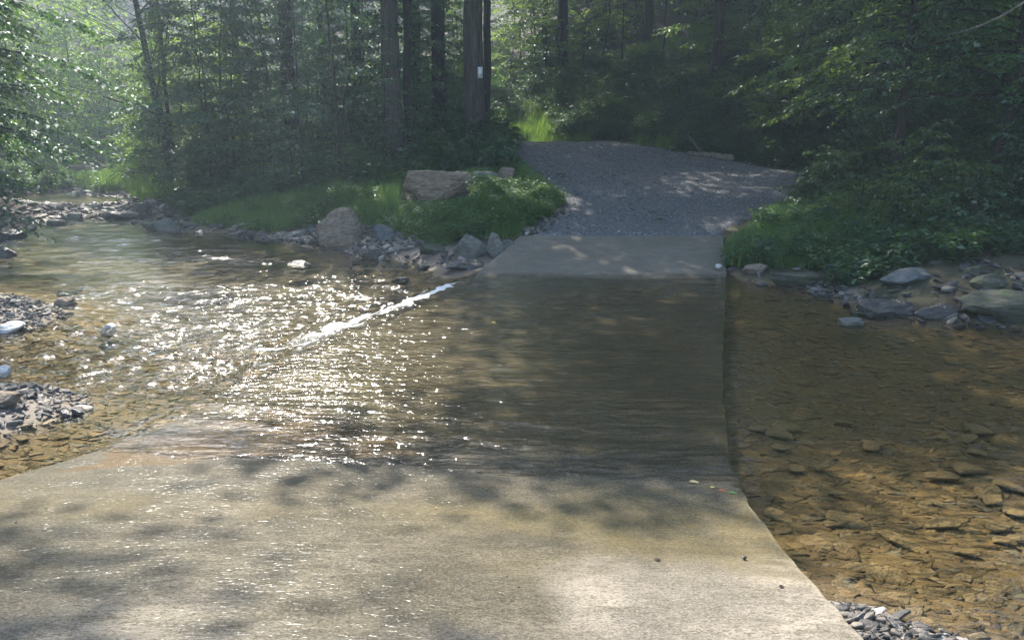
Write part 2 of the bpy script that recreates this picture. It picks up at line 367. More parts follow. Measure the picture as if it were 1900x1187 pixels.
for px, py, z in [(60, 590, -.1), (0, 580, -.08), (-80, 590, 0), (60, 765, -.0), (0, 770, .04), (0, 730, 0), (-60, 760, .1), (120, 770, -.04), (150, 405, -.3), (250, 400, -.29), (120, 385, -.3), (60, 420, -.34), (200, 385, -.3), (30, 350, -.26), (150, 347, -.25), (210, 348, -.22),
                  (60, 364, -.65), (180, 362, -.6), (150, 333, -.7), (60, 335, -.6), (0, 335, -.5), (45, 318, .3), (0, 310, .8), (100, 322, -.3)]: c(*un(px, py, z))
for p in [(-32, 40, 2.2), (-17, 12, 1), (-17, 20, .8), (-22, 26, 1.2), (-11, 6, .6), (-9, 2, .5), (-27, 32, 1.0), (-24, 34, -.2), (-42, 55, 7), (-30, 68, 9), (-22, 48, .2), (-23, 55, 2.5), (-6.5, 3, 0), (-6, 0, .4), (-40, 20, 5), (-35, 0, 5)]: c(*p)
CT = np.array(CT)
def _U(r2): return np.where(r2 > 1e-9, r2 * np.log(r2 + 1e-12), 0)
_n = len(CT); _K = _U(((CT[:, None, :2] - CT[None, :, :2]) ** 2).sum(-1)) + np.eye(_n) * 1.0
_P = np.hstack([np.ones((_n, 1)), CT[:, :2]])
_A = np.block([[_K, _P], [_P.T, np.zeros((3, 3))]]); _s = np.linalg.solve(_A, np.concatenate([CT[:, 2], np.zeros(3)]))
def tps(x, y):
    x = np.asarray(x, float); y = np.asarray(y, float); out = _s[_n] + _s[_n + 1] * x + _s[_n + 2] * y
    for i in range(_n): out = out + _s[i] * _U((x - CT[i, 0]) ** 2 + (y - CT[i, 1]) ** 2)
    return out
RY = [14.7, 15.2, 17, 18.5, 20, 22, 23.5, 27, 29, 33]
RLX = [.2, .5, 1.1, 1.1, .8, .4, .15, -.15, -.7, -2.6]; RRX = [4.15, 4.3, 6.0, 7.4, 8.3, 7.8, 6.8, 4.7, 3.9, 1.5]
def road_l(y): return np.interp(y, RY, RLX) + .12 * noise(np.asarray(y) * 1.1, 3.3) + .05 * noise(np.asarray(y) * 5, 8.3)
def road_r(y): return np.interp(y, RY, RRX) + .2 * noise(np.asarray(y) * .9, 7.7) + .07 * noise(np.asarray(y) * 5, 1.3)
def wz(x, y):                                    # still-water level
    d = XL(y) - x
    drop = .16 * sstep(5.6, 7.6, y) * sstep(0.0, .75, d) + .07 * sstep(.2, 1.6, d) * (1 - sstep(5.6, 7.6, y))
    return -drop - sstep(12, 45, y) * .22 * sstep(0, 2, d)
def terr(x, y):
    x = np.asarray(x, float); y = np.asarray(y, float)
    z = np.clip(tps(x, y), -.9, 26)
    z = z + .42 * np.exp(-((y - 37.6 - .08 * (x + 20)) / 1.1) ** 2) * sstep(-31, -28, x) * (1 - sstep(-17.5, -15.5, x)) * (z < .2)
    z = z + .15 * np.exp(-((x + 13) / 4.5) ** 2 - ((y - 24) / 4) ** 2) * (z < 0)
    inland = sstep(.15, .8, z)
    z = z + fbm(x * .9, y * .9, o=4, s=3) * (.03 + .16 * inland) * .9
    ro = sstep(-.7, .15, np.minimum(x - road_l(y), road_r(y) - x)) * sstep(14.2, 15.2, y) * (1 - sstep(31, 33, y))
    z = z * (1 - ro) + (rz(y) + .12 * sstep(5, 9, x) ) * ro
    sl = sstep(-.25, .02, np.minimum(x - XL(y), XR(y) - x)) * (1 - sstep(14.7, 14.85, y))
    zs = slab_z(x, y) - .14
    return np.where(sl > 0, np.minimum(z, z * (1 - sl) + zs * sl), z)

def graded(a, b, d0, d1, focus):
    pts = [focus]; s = d0
    while pts[-1] < b: pts.append(pts[-1] + min(d1, d0 + (pts[-1] - focus) * (d1 - d0) / max(b - focus, 1e-3) * 1.0))
    q = [focus]
    while q[-1] > a: q.append(q[-1] - min(d1, d0 + (focus - q[-1]) * (d1 - d0) / max(focus - a, 1e-3)))
    return np.array(sorted(set(q[1:] + pts)))
def grid(name, xs, ys, zf, m, smooth=True, keep=None):
    X, Y = np.meshgrid(xs, ys); Z = zf(X, Y); nx, ny = len(xs), len(ys)
    i = np.arange(ny - 1)[:, None] * nx; j = np.arange(nx - 1)[None, :]
    Q = np.stack([i + j, i + j + 1, i + nx + j + 1, i + nx + j], -1).reshape(-1, 4)
    V = np.stack([X, Y, Z], -1).reshape(-1, 3)
    if keep is not None:
        k = keep(X, Y, Z).ravel(); Q = Q[k[Q].any(1)]
        used = np.zeros(len(V), bool); used[Q.ravel()] = True; idx = np.cumsum(used) - 1; V = V[used]; Q = idx[Q]
    me = mesh(name, V, Q, smooth=smooth); return me, V

gx = graded(-70, 60, .06, 1.6, 1.0); gy = graded(-5, 110, .06, 1.5, 6.0)
me, V = grid("ground", gx, gy, terr, M_ground)
gz = V[:, 2]; wl = wz(V[:, 0], V[:, 1])
attr(me, 'bed', 1 - sstep(wl + .0, wl + .04, gz))
ppx, ppy = proj(V[:, 0], V[:, 1], gz)
mudm = inpoly(ppx, ppy, [(680, 445), (760, 440), (860, 460), (930, 470), (880, 520), (660, 500)]) | inpoly(ppx, ppy, [(1535, 515), (1590, 520), (1600, 555), (1560, 560)]) | ((gz < wl + .12) & (ppx < 1300))
attr(me, 'mud', mudm.astype(float)); attr(me, 'deep', sstep(.1, .22, wl - gz) * (V[:, 0] < XL(V[:, 1])))
tag(obj("ground", me, M_ground), 'brown forest soil and stony creek bed', kind='structure')

# ------------------------------------------------------------------ concrete slab
def build_slab():
    ys = np.concatenate([np.arange(-4, 2, .4), np.arange(2, 14.77, .04), [14.77]]); nx = 150; t = np.linspace(0, 1, nx)
    Y = np.repeat(ys[:, None], nx, 1); wob = .012 * noise(ys * 3, 1.0) + .006 * noise(ys * 14, 2.0)
    X = (XL(ys) + wob)[:, None] * (1 - t) + (XR(ys) + .012 * noise(ys * 3, 9.0) + .006 * noise(ys * 14, 5.0))[:, None] * t
    Z = slab_z(X, Y) + .014 * fbm(X * 1.1, Y * 1.5, o=4) + .002 * fbm(X * 9, Y * 9, o=2)
    edge = np.minimum(t, 1 - t) * 4.8; Z = Z - .012 * np.exp(-(edge / .03))[None, :]
    V = np.stack([X, Y, Z], -1).reshape(-1, 3); ny = len(ys)
    i = np.arange(ny - 1)[:, None] * nx; j = np.arange(nx - 1)[None, :]
    Q = [np.stack([i + j, i + j + 1, i + nx + j + 1, i + nx + j], -1).reshape(-1, 4)]
    n0 = ny * nx
    low = []
    ring = list(np.arange(ny) * nx) + list((ny - 1) * nx + np.arange(1, nx)) + list((np.arange(ny)[::-1][1:]) * nx + nx - 1) + list(np.arange(1, nx - 1)[::-1])
    ring = np.array(ring); B = V[ring].copy(); B[:, 2] -= .24; m = len(ring)
    k = np.arange(m); Q.append(np.stack([ring[k], n0 + k, n0 + (k + 1) % m, ring[(k + 1) % m]], -1))
    V = np.vstack([V, B]); me = mesh("ford_slab", V, np.concatenate(Q), smooth=True)
    x, y, z = V[:, 0], V[:, 1], V[:, 2]
    nn = fbm(x * 1.3, y * 2.2, o=4, s=11)
    px, py = proj(x, y, z)
    dry = inpoly(px, py, [(1130, 1035), (1300, 1010), (1470, 1040), (1700, 1250), (1150, 1250)]).astype(float)
    dl = sstep(3.75, 3.2, y + .2 * nn + .12 * (1.5 - x)) * sstep(.15, .35, x + .25 * nn)
    far = sstep(12.35, 12.6, y + .1 * nn)
    leftd = sstep(2.9, 2.4, y + .5 * nn) * .6
    wet = np.clip(1 - np.maximum(np.maximum(dl, far * .85), leftd), 0, 1)
    attr(me, 'wet', wet); attr(me, 'dryfar', sstep(12.3, 12.7, y + .1 * nn))
    al = np.exp(-((y + .1 * x - 4.0 + .35 * nn) / .5) ** 2) * (.35 + .65 * sstep(-.1, .5, fbm(x * 1.1, y * 1.1, o=3, s=5) + .2)) + .3 * sstep(5.0, 6.0, y) * (1 - sstep(11.8, 12.3, y))
    attr(me, 'algae', np.clip(al * .75, 0, 1))
    water_tongue = .85 * sstep(.3, .75, .55 * inpoly(px, py + 14 * noise(x * 3, y * 3), [(100, 880), (330, 790), (470, 758), (600, 768), (800, 838), (640, 850), (430, 850), (200, 862)]) + .3 * fbm(x * 2, y * 3, o=3) + .1)  # brown water tongue reflecting its orange bed, painted as slab colour
    attr(me, 'water_tongue', water_tongue)
    return obj("ford_slab", me, M_slab)
tag(build_slab(), 'concrete slab road crossing the creek, wet where the water runs over it', kind='structure')

# ------------------------------------------------------------------ gravel road
def build_road():
    ys = np.arange(14.74, 32.5, .06); nx = 130; t = np.linspace(0, 1, nx)
    Y = np.repeat(ys[:, None], nx, 1); X = road_l(ys)[:, None] * (1 - t) + road_r(ys)[:, None] * t
    e = np.minimum(t, 1 - t)[None, :]
    Z = rz(Y) + .12 * sstep(5, 9, X) + .03 * fbm(X * .8, Y * .8, o=3) + .014 * fbm(X * 6, Y * 6, o=3) + .03 - .09 * np.exp(-e / .015)
    Z = Z - .02 * np.exp(-((X - np.interp(Y, [15, 27], [1.7, 1.1])) / .25) ** 2) - .02 * np.exp(-((X - np.interp(Y, [15, 27], [3.2, 2.8])) / .25) ** 2)
    Z = np.where(Y < 14.85, np.minimum(Z, slab_z(X, Y) - .004), Z)
    V = np.stack([X, Y, Z], -1).reshape(-1, 3); ny = len(ys); i = np.arange(ny - 1)[:, None] * nx; j = np.arange(nx - 1)[None, :]
    return obj("gravel_road", mesh("gravel_road", V, np.stack([i + j, i + j + 1, i + nx + j + 1, i + nx + j], -1).reshape(-1, 4), smooth=True), M_road)
tag(build_road(), 'grey gravel road climbing from the slab to the bend', kind='structure')

# ------------------------------------------------------------------ water
def on_slab(x, y): return (x > XL(y)) & (x < XR(y))
def ripple_amp(x, y):
    px, py = proj(x, y, wz(x, y))
    d = XL(y) - x; dr = x - XR(y)
    a = np.full(np.shape(x), .16)
    a = np.where(d > 0, .75, a)                                                     # left riffle
    a = a * np.where((d > 0) & (y > 12.5), .55 + .5 * sstep(-.1, .4, fbm(x * .35, y * .5, s=21)), 1)
    calm = np.exp(-((px - 760) / 200) ** 2 - ((py - 480) / 35) ** 2) + np.exp(-((px - 560) / 170) ** 2 - ((py - 455) / 18) ** 2)
    a = a * (1 - .8 * np.clip(calm, 0, 1) * (d > 0))
    sl = (d <= 0) & (dr < 0); a = np.where(sl, .45 * sstep(-1.2, 1.5, XR(y) - x) + .35, a)
    near = (d > 0) & (y < 7.5); a = np.where(near, .25 + .5 * sstep(5.8, 7.5, y + .4 * noise(x * 1.5, y)) , a)
    bulge = np.exp(-((px - 400) / 260) ** 2 - ((py - 810) / 35) ** 2); a = a * (1 - .75 * bulge)
    a = np.where(dr > 0, .14 * sstep(-.2, .6, dr) + .05, a)
    return a
def wave(x, y):
    b = wz(x, y); a = ripple_amp(x, y); d = XL(y) - x; sl = on_slab(x, y)
    z = .024 * noise(x * 2.2 + .6 * noise(x, y), y * 3.6, s=31) + .018 * noise(x * 5, y * 8.5, s=32) + .012 * noise(x * 12, y * 19, s=33) + .006 * noise(x * 27, y * 38, s=36)
    lines = .006 * noise(x * 1.1 + y * .3, y * 8, s=34) + .005 * noise(x * 2.6, y * 15, s=35) + .004 * noise(x * 7, y * 30, s=37) + .0022 * noise(x * 19, y * 62, s=41)
    step = .026 * np.exp(-((y + .16 * (x - 1.5) - 5.2) / .12) ** 2) + .02 * np.exp(-((y + .16 * (x - 1.5) - 5.6 ) / .1) ** 2)
    on = sstep(-.5, .3, -d)
    z = z * a * (1 - on) * 1.4 + on * (lines * (a + .15) * 1.0 + step * a * sstep(-.3, .3, noise(x * 1.2, y, s=40)+.3))
    edge = sstep(.0, .2, d) * (1 - sstep(.5, 1.8, d)) * sstep(6.2, 7.6, y) * (1 - sstep(11.8, 12.4, y))
    z = z + edge * (.02 * noise(x * 7, y * 7, s=38) + .012 * noise(x * 16, y * 16, s=39))
    return b + z
def build_water():
    xs = graded(-40, 15, .018, .35, -1.0); ys = graded(1.5, 62, .013, .35, 4.6)
    def keep(X, Y, Z):
        T = terr(X, Y) - .03
        S = np.where(on_slab(X, Y) & (Y < 14.7), slab_z(X, Y) - .03, -9)
        return Z > np.maximum(T, S)
    me, V = grid("creek_water", xs, ys, wave, M_water, True, keep)
    x, y, z = V.T; attr(me, 'ripple', ripple_amp(x, y))
    d = XL(y) - x
    dj = d + .1 * noise(x * 5, y * 5, s=58) + .06 * noise(x * 14, y * 12, s=59); wf = sstep(11.8, 8.8, y); f = np.exp(-(np.maximum(np.abs(dj - .18 - .3 * wf) - .06 - .22 * wf, 0) / .14) ** 2) * (1.35 - .9 * wf) * sstep(8.0, 9.8, y) * (1 - sstep(11.8, 12.2, y)) * (.8 + .3 * noise(x * 16, y * 7, s=57))  # spill strip: foam and blown sun glare share this white
    px, py = proj(x, y, z)
    f = f + .5 * np.exp(-((px - 600) / 120) ** 2 - ((py - 650) / 55) ** 2) * (d > 0)  # fan and left riffle: sun glitter painted white along with the foam
    f = f + .45 * np.exp(-((px - 420) / 260) ** 2 - ((py - 660) / 90) ** 2) * (d > 0) * sstep(.1, .5, noise(x * 3, y * 4, s=50))
    f = f + .5 * sstep(.15, .6, noise(x * .8, y * 2.2, s=51)) * ((y > 13) & (d > .5))
    bot = np.where(on_slab(x, y) & (y < 14.7), slab_z(x, y), terr(x, y)); attr(me, 'depth', sstep(.005, .09, z - bot))
    attr(me, 'foam_glare', np.clip(f, 0, 1.2))
    return obj("creek_water", me, M_water)
tag(build_water(), 'clear shallow creek water sliding over the slab and riffling away', kind='structure')

# ------------------------------------------------------------------ stones
def ico(n):
    import bmesh
    b = bmesh.new(); bmesh.ops.create_icosphere(b, subdivisions=n, radius=1); b.verts.ensure_lookup_table()
    V = np.array([v.co[:] for v in b.verts]); T = np.array([[v.index for v in f.verts] for f in b.faces]); b.free(); return V, T
ICO = {n: ico(n) for n in (2, 3, 5, 6)}
def rock_arr(seed, dims, n=5, planes=None, ncut=14, rough=.05, strata=0.0):
    r = np.random.default_rng(seed); V, T = ICO[n]; V = V.copy()
    V = np.sign(V) * np.abs(V) ** .72
    pl = list(planes or [])
    for _ in range(ncut):
        a = norm(r.normal(size=3)); pl.append((*a, r.uniform(.62, .95)))
    for a, b, c_, d in pl:
        nn = norm(np.array([a, b, c_])); s = V @ nn - d; V = V - np.maximum(s, 0)[:, None] * nn[None] * .95
    o = seed * 3.7
    dsp = 1.7 * rough * (fbm(V[:, 0] * 2 + o, V[:, 1] * 2, V[:, 2] * 2, 5, seed) + .35 * np.abs(fbm(V[:, 0] * 5 + o, V[:, 1] * 5, V[:, 2] * 5, 3, seed + 9)))
    V = V * (1 + dsp)[:, None]
    if strata: V[:, :2] *= (1 + strata * noise(0 * V[:, 2], 0 * V[:, 2] + o, V[:, 2] * 7 + .8 * V[:, 0]))[:, None]
    return V * (np.array(dims) / 2)[None], T
def rock(name, loc, dims, m, label, seed, rz_=0.0, tilt=(0, 0), cat='rock', group=None, **k):
    V, T = rock_arr(seed, dims, **k)
    me = mesh(name, V, None, T, smooth=False); me.materials.append(m)
    try: me.shade_smooth(); me.set_sharp_from_angle(angle=math.radians(32))
    except Exception: pass
    o = obj(name, me); o.location = tuple(float(v) for v in loc); o.rotation_euler = (tilt[0], tilt[1], rz_)
    return tag(o, label, cat, group)
def hit(px, py):
    """where the line of sight first meets the terrain (or the still water)"""
    d = np.geomspace(2, 70, 900); A = W(px, py, 1.0) - np.array([0, 0, H]); X = A[0] * d; Y = d; Z = H + A[2] * d
    k = np.argmax(Z < np.maximum(terr(X, Y), wz(X, Y) - .04)); return np.array([X[k], Y[k], Z[k]])
def rock_px(name, x0, x1, y0, y1, m, label, seed, zb=None, depth=1.0, sink=.12, **k):
    """a rock whose foot sits where the photograph shows it"""
    xc = (x0 + x1) / 2
    z = -.2 if zb is None else zb
    P = un(xc, y1, z) if zb is not None else hit(xc, y1 - 2)
    dist = math.hypot(P[1], H - P[2]); wd = (x1 - x0) / F * dist; hh = (y1 - y0) / F * dist
    dp = wd * depth
    hh2 = hh * (1 + sink)
    return rock(name, (P[0], P[1] + dp * .3, P[2] + hh2 / 2 - sink * hh), (wd * 1.08, dp, hh2 * 1.06), m, label, seed, **k)
rock_px("boulder", 583, 670, 388, 460, M_boulder_tan, 'tall upright tan boulder standing in the edge of the creek', 11, depth=.85, n=6, cat='boulder', ncut=9, rough=.15,
        planes=[(.5, -.8, .3, .66), (-.4, -.85, .2, .72), (.9, 0, .42, .74), (-.85, 0, .5, .72), (0, -.9, .35, .7), (0, -.2, 1, .86)])
rock_px("boulder", 748, 874, 317, 372, M_boulder_tan, 'long flat-topped tan boulder half hidden in the weeds on the left bank', 12, depth=.6, n=6, cat='boulder', ncut=12, rough=.16,
        planes=[(.08, 0, 1, .72), (-1, -.1, .1, .8), (.1, -1, .1, .7), (.8, -.3, -.55, .7), (.9, 0, .3, .9)])
rock_px("boulder", 843, 908, 438, 484, M_boulder_grey, 'rounded grey boulder beside the left edge of the concrete slab', 13, depth=.8, cat='boulder', rough=.06, planes=[(.75, -.2, .6, .7), (-.8, 0, .5, .75), (.3, -.8, -.5, .75)])
rock_px("boulder", 902, 938, 436, 482, M_boulder_grey, 'narrow pointed grey boulder wedged against the slab edge', 14, depth=.9, cat='boulder', rough=.06, planes=[(.8, 0, .6, .62), (-.8, 0, .3, .8)])
rock_px("rock", 928, 958, 448, 470, M_boulder_grey, 'small grey rock behind the pointed boulder at the slab corner', 15)
rock_px("rock", 774, 832, 456, 474, M_boulder_moss, 'low flat greenish rock at the foot of the green weeds', 16, depth=.7)
rock_px("rock", 667, 706, 464, 484, M_rock_wet, 'wedge-shaped dark rock at the tip of the mud spit', 17, depth=.9, planes=[(-.5, 0, .8, .5)])
rock_px("slate_slab", 694, 742, 418, 452, M_slate, 'tilted pale slate slab on the stone heap beside the tall boulder', 18, depth=.9, tilt=(.1, .35), planes=[(0, 0, 1, .45), (0, 0, -1, .5)])
rock_px("rock", 920, 956, 314, 336, M_boulder_tan, 'brown rock poking out of the weeds by the road edge', 19, depth=1)
rock_px("rock", 866, 925, 322, 345, M_boulder_grey, 'low grey rock in weeds between the flat boulder and the brown rock', 20, depth=.8)
rock_px("rock", 820, 896, 486, 506, M_rock_wet, 'flat muddy rock ledge against the slab at the waterline', 21, depth=.55)
rock_px("rock", 532, 572, 486, 500, M_rock_wet, 'small dark stone breaking the calm water left of the mud spit', 22, zb=-.26)
rock_px("rock", 728, 760, 516, 530, M_rock_wet, 'wet stone in the current just above the white spill', 23, zb=-.28)
rock_px("rock", 102, 142, 533, 550, M_boulder_grey, 'low grey stone with water trailing past it above the gravel bar', 24, zb=-.3)
rock_px("rock", 102, 137, 553, 577, M_boulder_tan, 'round olive stone at the tip of the upper gravel bar', 25, zb=-.25)
rock_px("rock", 182, 214, 598, 626, M_white, 'bright white wedge of stone standing in the riffle', 26, zb=-.28, planes=[(-.7, 0, .7, .4)])
rock_px("rock", 40, 78, 714, 738, M_rock_wet, 'dark lumpy wet stone just above the lower gravel bar', 27, zb=-.12)
rock_px("rock", -14, 14, 676, 700, M_white, 'white stone cut by the left edge of the photo', 28, zb=-.14)
rock_px("rock", -20, 26, 730, 760, M_boulder_tan, 'large pale cobble lying on the lower gravel bar', 29)
rock_px("rock", 112, 132, 762, 780, M_rock_wet, 'dark stone near the tip of the lower gravel bar', 30)
rock_px("rock", 130, 154, 758, 778, M_rock_wet, 'outermost dark stone at the tip of the lower gravel bar', 31)
rock_px("rock", 36, 88, 876, 896, M_rock_wet, 'flat wet stone between the orange shallows and the near slab', 32, zb=-.1, depth=.6)
rock_px("rock", -10, 34, 600, 622, M_white, 'pale stone at the near side of the upper gravel bar', 33, zb=-.2)
rock_px("rock", 1562, 1606, 590, 609, M_boulder_grey, 'lone bright flat stone awash in the dark pool', 34, zb=-.05, depth=.9, planes=[(0, 0, 1, .5)])
rock_px("slate_slab", 1640, 1728, 502, 534, M_slate, 'large blue-grey slate slab on the right bank', 35, depth=.7, tilt=(0, -.12), planes=[(0, 0, 1, .6), (0, 0, -1, .5)], strata=.06)
rock_px("rock", 1812, 1872, 513, 544, M_boulder_moss, 'blocky dull green rock on the right bank near the photo edge', 36, depth=.8)
rock_px("rock", 1795, 1825, 498, 514, M_boulder_moss, 'small rock above the blocky green rock on the right bank', 37)
rock_px("rock", 1440, 1542, 505, 536, M_boulder_moss, 'flat layered mossy rock at the pool edge beside the slab', 38, depth=.6, strata=.08, planes=[(0, 0, 1, .55)])
rock_px("rock", 1375, 1425, 493, 512, M_boulder_tan, 'tan flat rock in the gravel at the right corner of the slab', 39, depth=.6)
rock_px("rock", 1538, 1568, 488, 502, M_slate, 'leaning grey stone above the muddy notch on the right bank', 40, depth=.8)
rock_px("mossy_mound", 1795, 1960, 552, 598, M_boulder_moss, 'broad mossy ledge overhanging the pool at the right photo edge', 41, depth=.7, cat='ledge', rough=.12)
rock_px("rock", 1600, 1700, 556, 590, M_rock_wet, 'crumbly brown rock ledge at the waterline of the dark pool', 42, depth=.6, rough=.16, strata=.1)
rock_px("rock", 1815, 1855, 584, 604, M_slate, 'smooth grey stone at the water in front of the mossy ledge', 43, zb=-.03)
rock_px("rock", 1700, 1795, 568, 594, M_rock_wet, 'dark split rock between the brown and the mossy ledges', 44, depth=.5)
rock_px("rock", 185, 255, 396, 412, M_rock_wet, 'long dark flat rock in the far cobble bar', 45, depth=.5)
rock_px("rock", 246, 278, 380, 405, M_rock_wet, 'dark rounded rock against the foot of the left bank', 46, depth=1)
rock_px("rock", 268, 292, 416, 432, M_rock_wet, 'blackish rock beside the grey one at the far waterline', 47)
rock_px("rock", 284, 322, 410, 432, M_boulder_grey, 'grey angular rock at the far waterline under the left bank', 48)
rock_px("rock", -30, 36, 430, 450, M_rock_wet, 'dark rock at the left edge beside the far riffle', 49)
rock_px("rock", -20, 20, 460, 482, M_rock_wet, 'dark rock at the left edge below the far riffle', 50)
rock_px("rock", 82, 118, 412, 424, M_rock_wet, 'reddish dark stone in the middle of the far riffle', 51)
rock_px("rock", 118, 150, 396, 414, M_boulder_grey, 'pale block in the far cobble bar', 52)
rock_px("rock", 530, 566, 430, 444, M_boulder_grey, 'rounded stone at the waterline left of the tall boulder', 53)
rock_px("rock", 568, 584, 420, 440, M_slate, 'small upright stone tucked beside the tall boulder', 54, depth=.6)
rock_px("pebble", 1329, 1341, 489, 498, M_white, 'white pebble on the far right corner of the slab', 55, zb=float(slab_z(3.8, 12.9)) , cat='pebble')

def shale_protos(seed, n=10, thin=(.14, .32)):
    r = np.random.default_rng(seed); out = []
    for _ in range(n):
        k = int(r.integers(7, 11)); jt = .035 if thin[1] > .2 else .008; th = np.sort(r.uniform(0, 2 * math.pi, k) * .35 + np.linspace(0, 2 * math.pi, k, endpoint=False)); rad = r.uniform(.6, 1.1, k)
        x = np.cos(th) * rad; y = np.sin(th) * rad * r.uniform(.5, .85); h = r.uniform(thin[0], thin[1])
        lo = np.stack([x, y, np.full(k, -h)], 1); mi = np.stack([x * 1.03, y * 1.03, np.full(k, h * .5) + r.normal(0, jt, k)], 1); to = np.stack([x * .86, y * .86, np.full(k, h) + r.normal(0, jt, k)], 1)
        V = np.vstack([lo, mi, to, [[0, 0, h * 1.05]]]); j = np.arange(k); j2 = (j + 1) % k
        Q = np.vstack([np.stack([j, j2, k + j2, k + j], 1), np.stack([k + j, k + j2, 2 * k + j2, 2 * k + j], 1)]); T = np.stack([2 * k + j, 2 * k + j2, np.full(k, 3 * k)], 1)
        out.append((V, Q, T))
    return out
SP = shale_protos(5); SPF = shale_protos(6, 12, (.05, .12))
def stone_field(name, npts, xr, yr, maskf, smin, smax, m, label, seed, lift=.0, tilt=.14, power=2.6, squash=.06, pr=None):
    r = np.random.default_rng(seed); x = r.uniform(*xr, npts); y = r.uniform(*yr, npts); z = terr(x, y)
    k = maskf(x, y, z, r); x, y, z = x[k], y[k], z[k]; n = len(x)
    s = smin + (smax - smin) * r.random(n) ** power; S = np.stack([s * r.uniform(.9, 1.4, n), s * r.uniform(.6, 1.05, n), s * r.uniform(.5, 1.1, n)], 1)
    rz_ = r.normal(0, .5, n) + np.where(r.random(n) < .25, r.uniform(0, 3, n), 0)
    mb = scatter(pr or SP, np.stack([x, y, z + s * (.03 if pr is not None else .12) + lift], 1), rz_, S, r, tilt, squash)
    return tag(obj(name, mb.mesh(name), m), label, kind='stuff')
off = lambda x, y: ~(on_slab(x - .03, y) | on_slab(x + .03, y)) | (y > 14.9)
stone_field("pool_bed_stones", 30000, (1.4, 8.5), (2.3, 11.5), lambda x, y, z, r: off(x, y) & (z < -.02) & (r.random(len(x)) < np.where(y < 7, .75, .4)), .014, .1, M_shale_wet, 'flat brown shale stones covering the bed of the clear pool', 61, tilt=.05, power=3.5, squash=.05, pr=SPF)
stone_field("creek_bed_stones", 26000, (-9, -1.5), (3.5, 11), lambda x, y, z, r: off(x, y) & (z < wz(x, y) + .02) & (y < 9 + 1.5 * r.random(len(x))), .018, .09, M_shale_wet, 'brown shale stones under the shallow water left of the slab', 62, tilt=.05, power=3.4, squash=.05, pr=SPF)
bar = lambda x, y, z, lo, hi: off(x, y) & (z > wz(x, y) + lo) & (z < wz(x, y) + hi)
stone_field("gravel_bar", 14000, (-9, -3.2), (4.5, 13), lambda x, y, z, r: bar(x, y, z, -.03, .6), .02, .075, M_shale_dry, 'loose grey and tan shale gravel of the left bars', 63, tilt=.3, lift=.01)
stone_field("slab_edge_gravel", 9000, (1.25, 3.6), (1.8, 4.2), lambda x, y, z, r: bar(x, y, z, -.015, .6), .012, .05, M_shale_dry, 'grey shale chips heaped along the near right slab edge', 64, tilt=.3, lift=.008)
def cob(x, y, z, r):
    px, py = proj(x, y, z); return off(x, y) & (z > wz(x, y) - .12) & (z < wz(x, y) + .25) & (px < 640) & (px > -150) & (py < 470) & (py > 336) & (r.random(len(x)) < .75)
stone_field("cobble_bar", 26000, (-26, -3), (15, 48), cob, .05, .24, M_shale_dry, 'grey cobbles of the far riffle and bars', 65, tilt=.25, lift=.03, power=3)
def rb(x, y, z, r):
    px, py = proj(x, y, z); return off(x, y) & (z > -.06) & (z < .5) & (px > 1350) & (py > 486) & (r.random(len(x)) < .25 + .4 * (noise(x * 1.5, y * 1.5, s=77) > .2))
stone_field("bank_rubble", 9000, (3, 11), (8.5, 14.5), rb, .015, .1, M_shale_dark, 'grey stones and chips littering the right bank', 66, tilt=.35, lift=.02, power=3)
def lb(x, y, z, r):
    px, py = proj(x, y, z); return off(x, y) & (inpoly(px, py, [(665, 420), (770, 425), (800, 450), (720, 475), (660, 470)]) | inpoly(px, py, [(520, 434), (590, 444), (590, 455), (500, 446)]) | (inpoly(px, py, [(960, 440), (1040, 385), (1055, 400), (985, 445)])) | (inpoly(px, py, [(640, 470), (820, 470), (890, 500), (650, 500)]) & (r.random(len(x)) < .12)))
stone_field("bank_rubble", 26000, (-8, 2.5), (13, 20), lb, .025, .15, M_shale_dry, 'pale broken stones piled at the foot of the left bank', 67, tilt=.4, lift=.02, power=2.5)
def rdl(x, y, z, r): return (x > road_l(y) - .1) & (x < road_r(y) + .1) & (y > 14.9) & (r.random(len(x)) < .8)
stone_field("road_gravel", 9000, (-1, 9), (14.9, 28), rdl, .012, .045, M_shale_dry, 'loose stones lying on the gravel road', 68, tilt=.3, lift=.035, power=3)

# big submerged flagstones: countable
r = np.random.default_rng(77); FS = []
FSM = []
for i in range(4):
    V, T = rock_arr(300 + i, (1, .62, .2), n=3, ncut=12, rough=.05, planes=[(0, 0, 1, .5), (0, 0, -1, .5)]); me = mesh("flagstone", V, None, T); me.materials.append(M_shale_wet); FSM.append(me)
for i in range(60):
    px, py = r.uniform(1400, 1900), 780 + 400 * r.random() ** .8
    P = un(px, py, -.25)
    if P[0] < XR(P[1]) + .25: continue
    z = float(terr(P[0], P[1])); P = un(px, py, z + .02); s = r.uniform(.12, .34)
    if z > -.05: continue
    o = obj("flagstone", FSM[i % 4]); o.location = tuple(float(v) for v in (P[0], P[1], P[2] + .015)); o.rotation_euler = (r.normal(.08, .1), r.normal(0, .1), r.uniform(-.7, .7)); o.scale = (s, s * r.uniform(.7, 1), s * .7)
    tag(o, 'brown flagstone lying under the clear pool water right of the slab', 'stone', 'submerged flagstones of the pool')

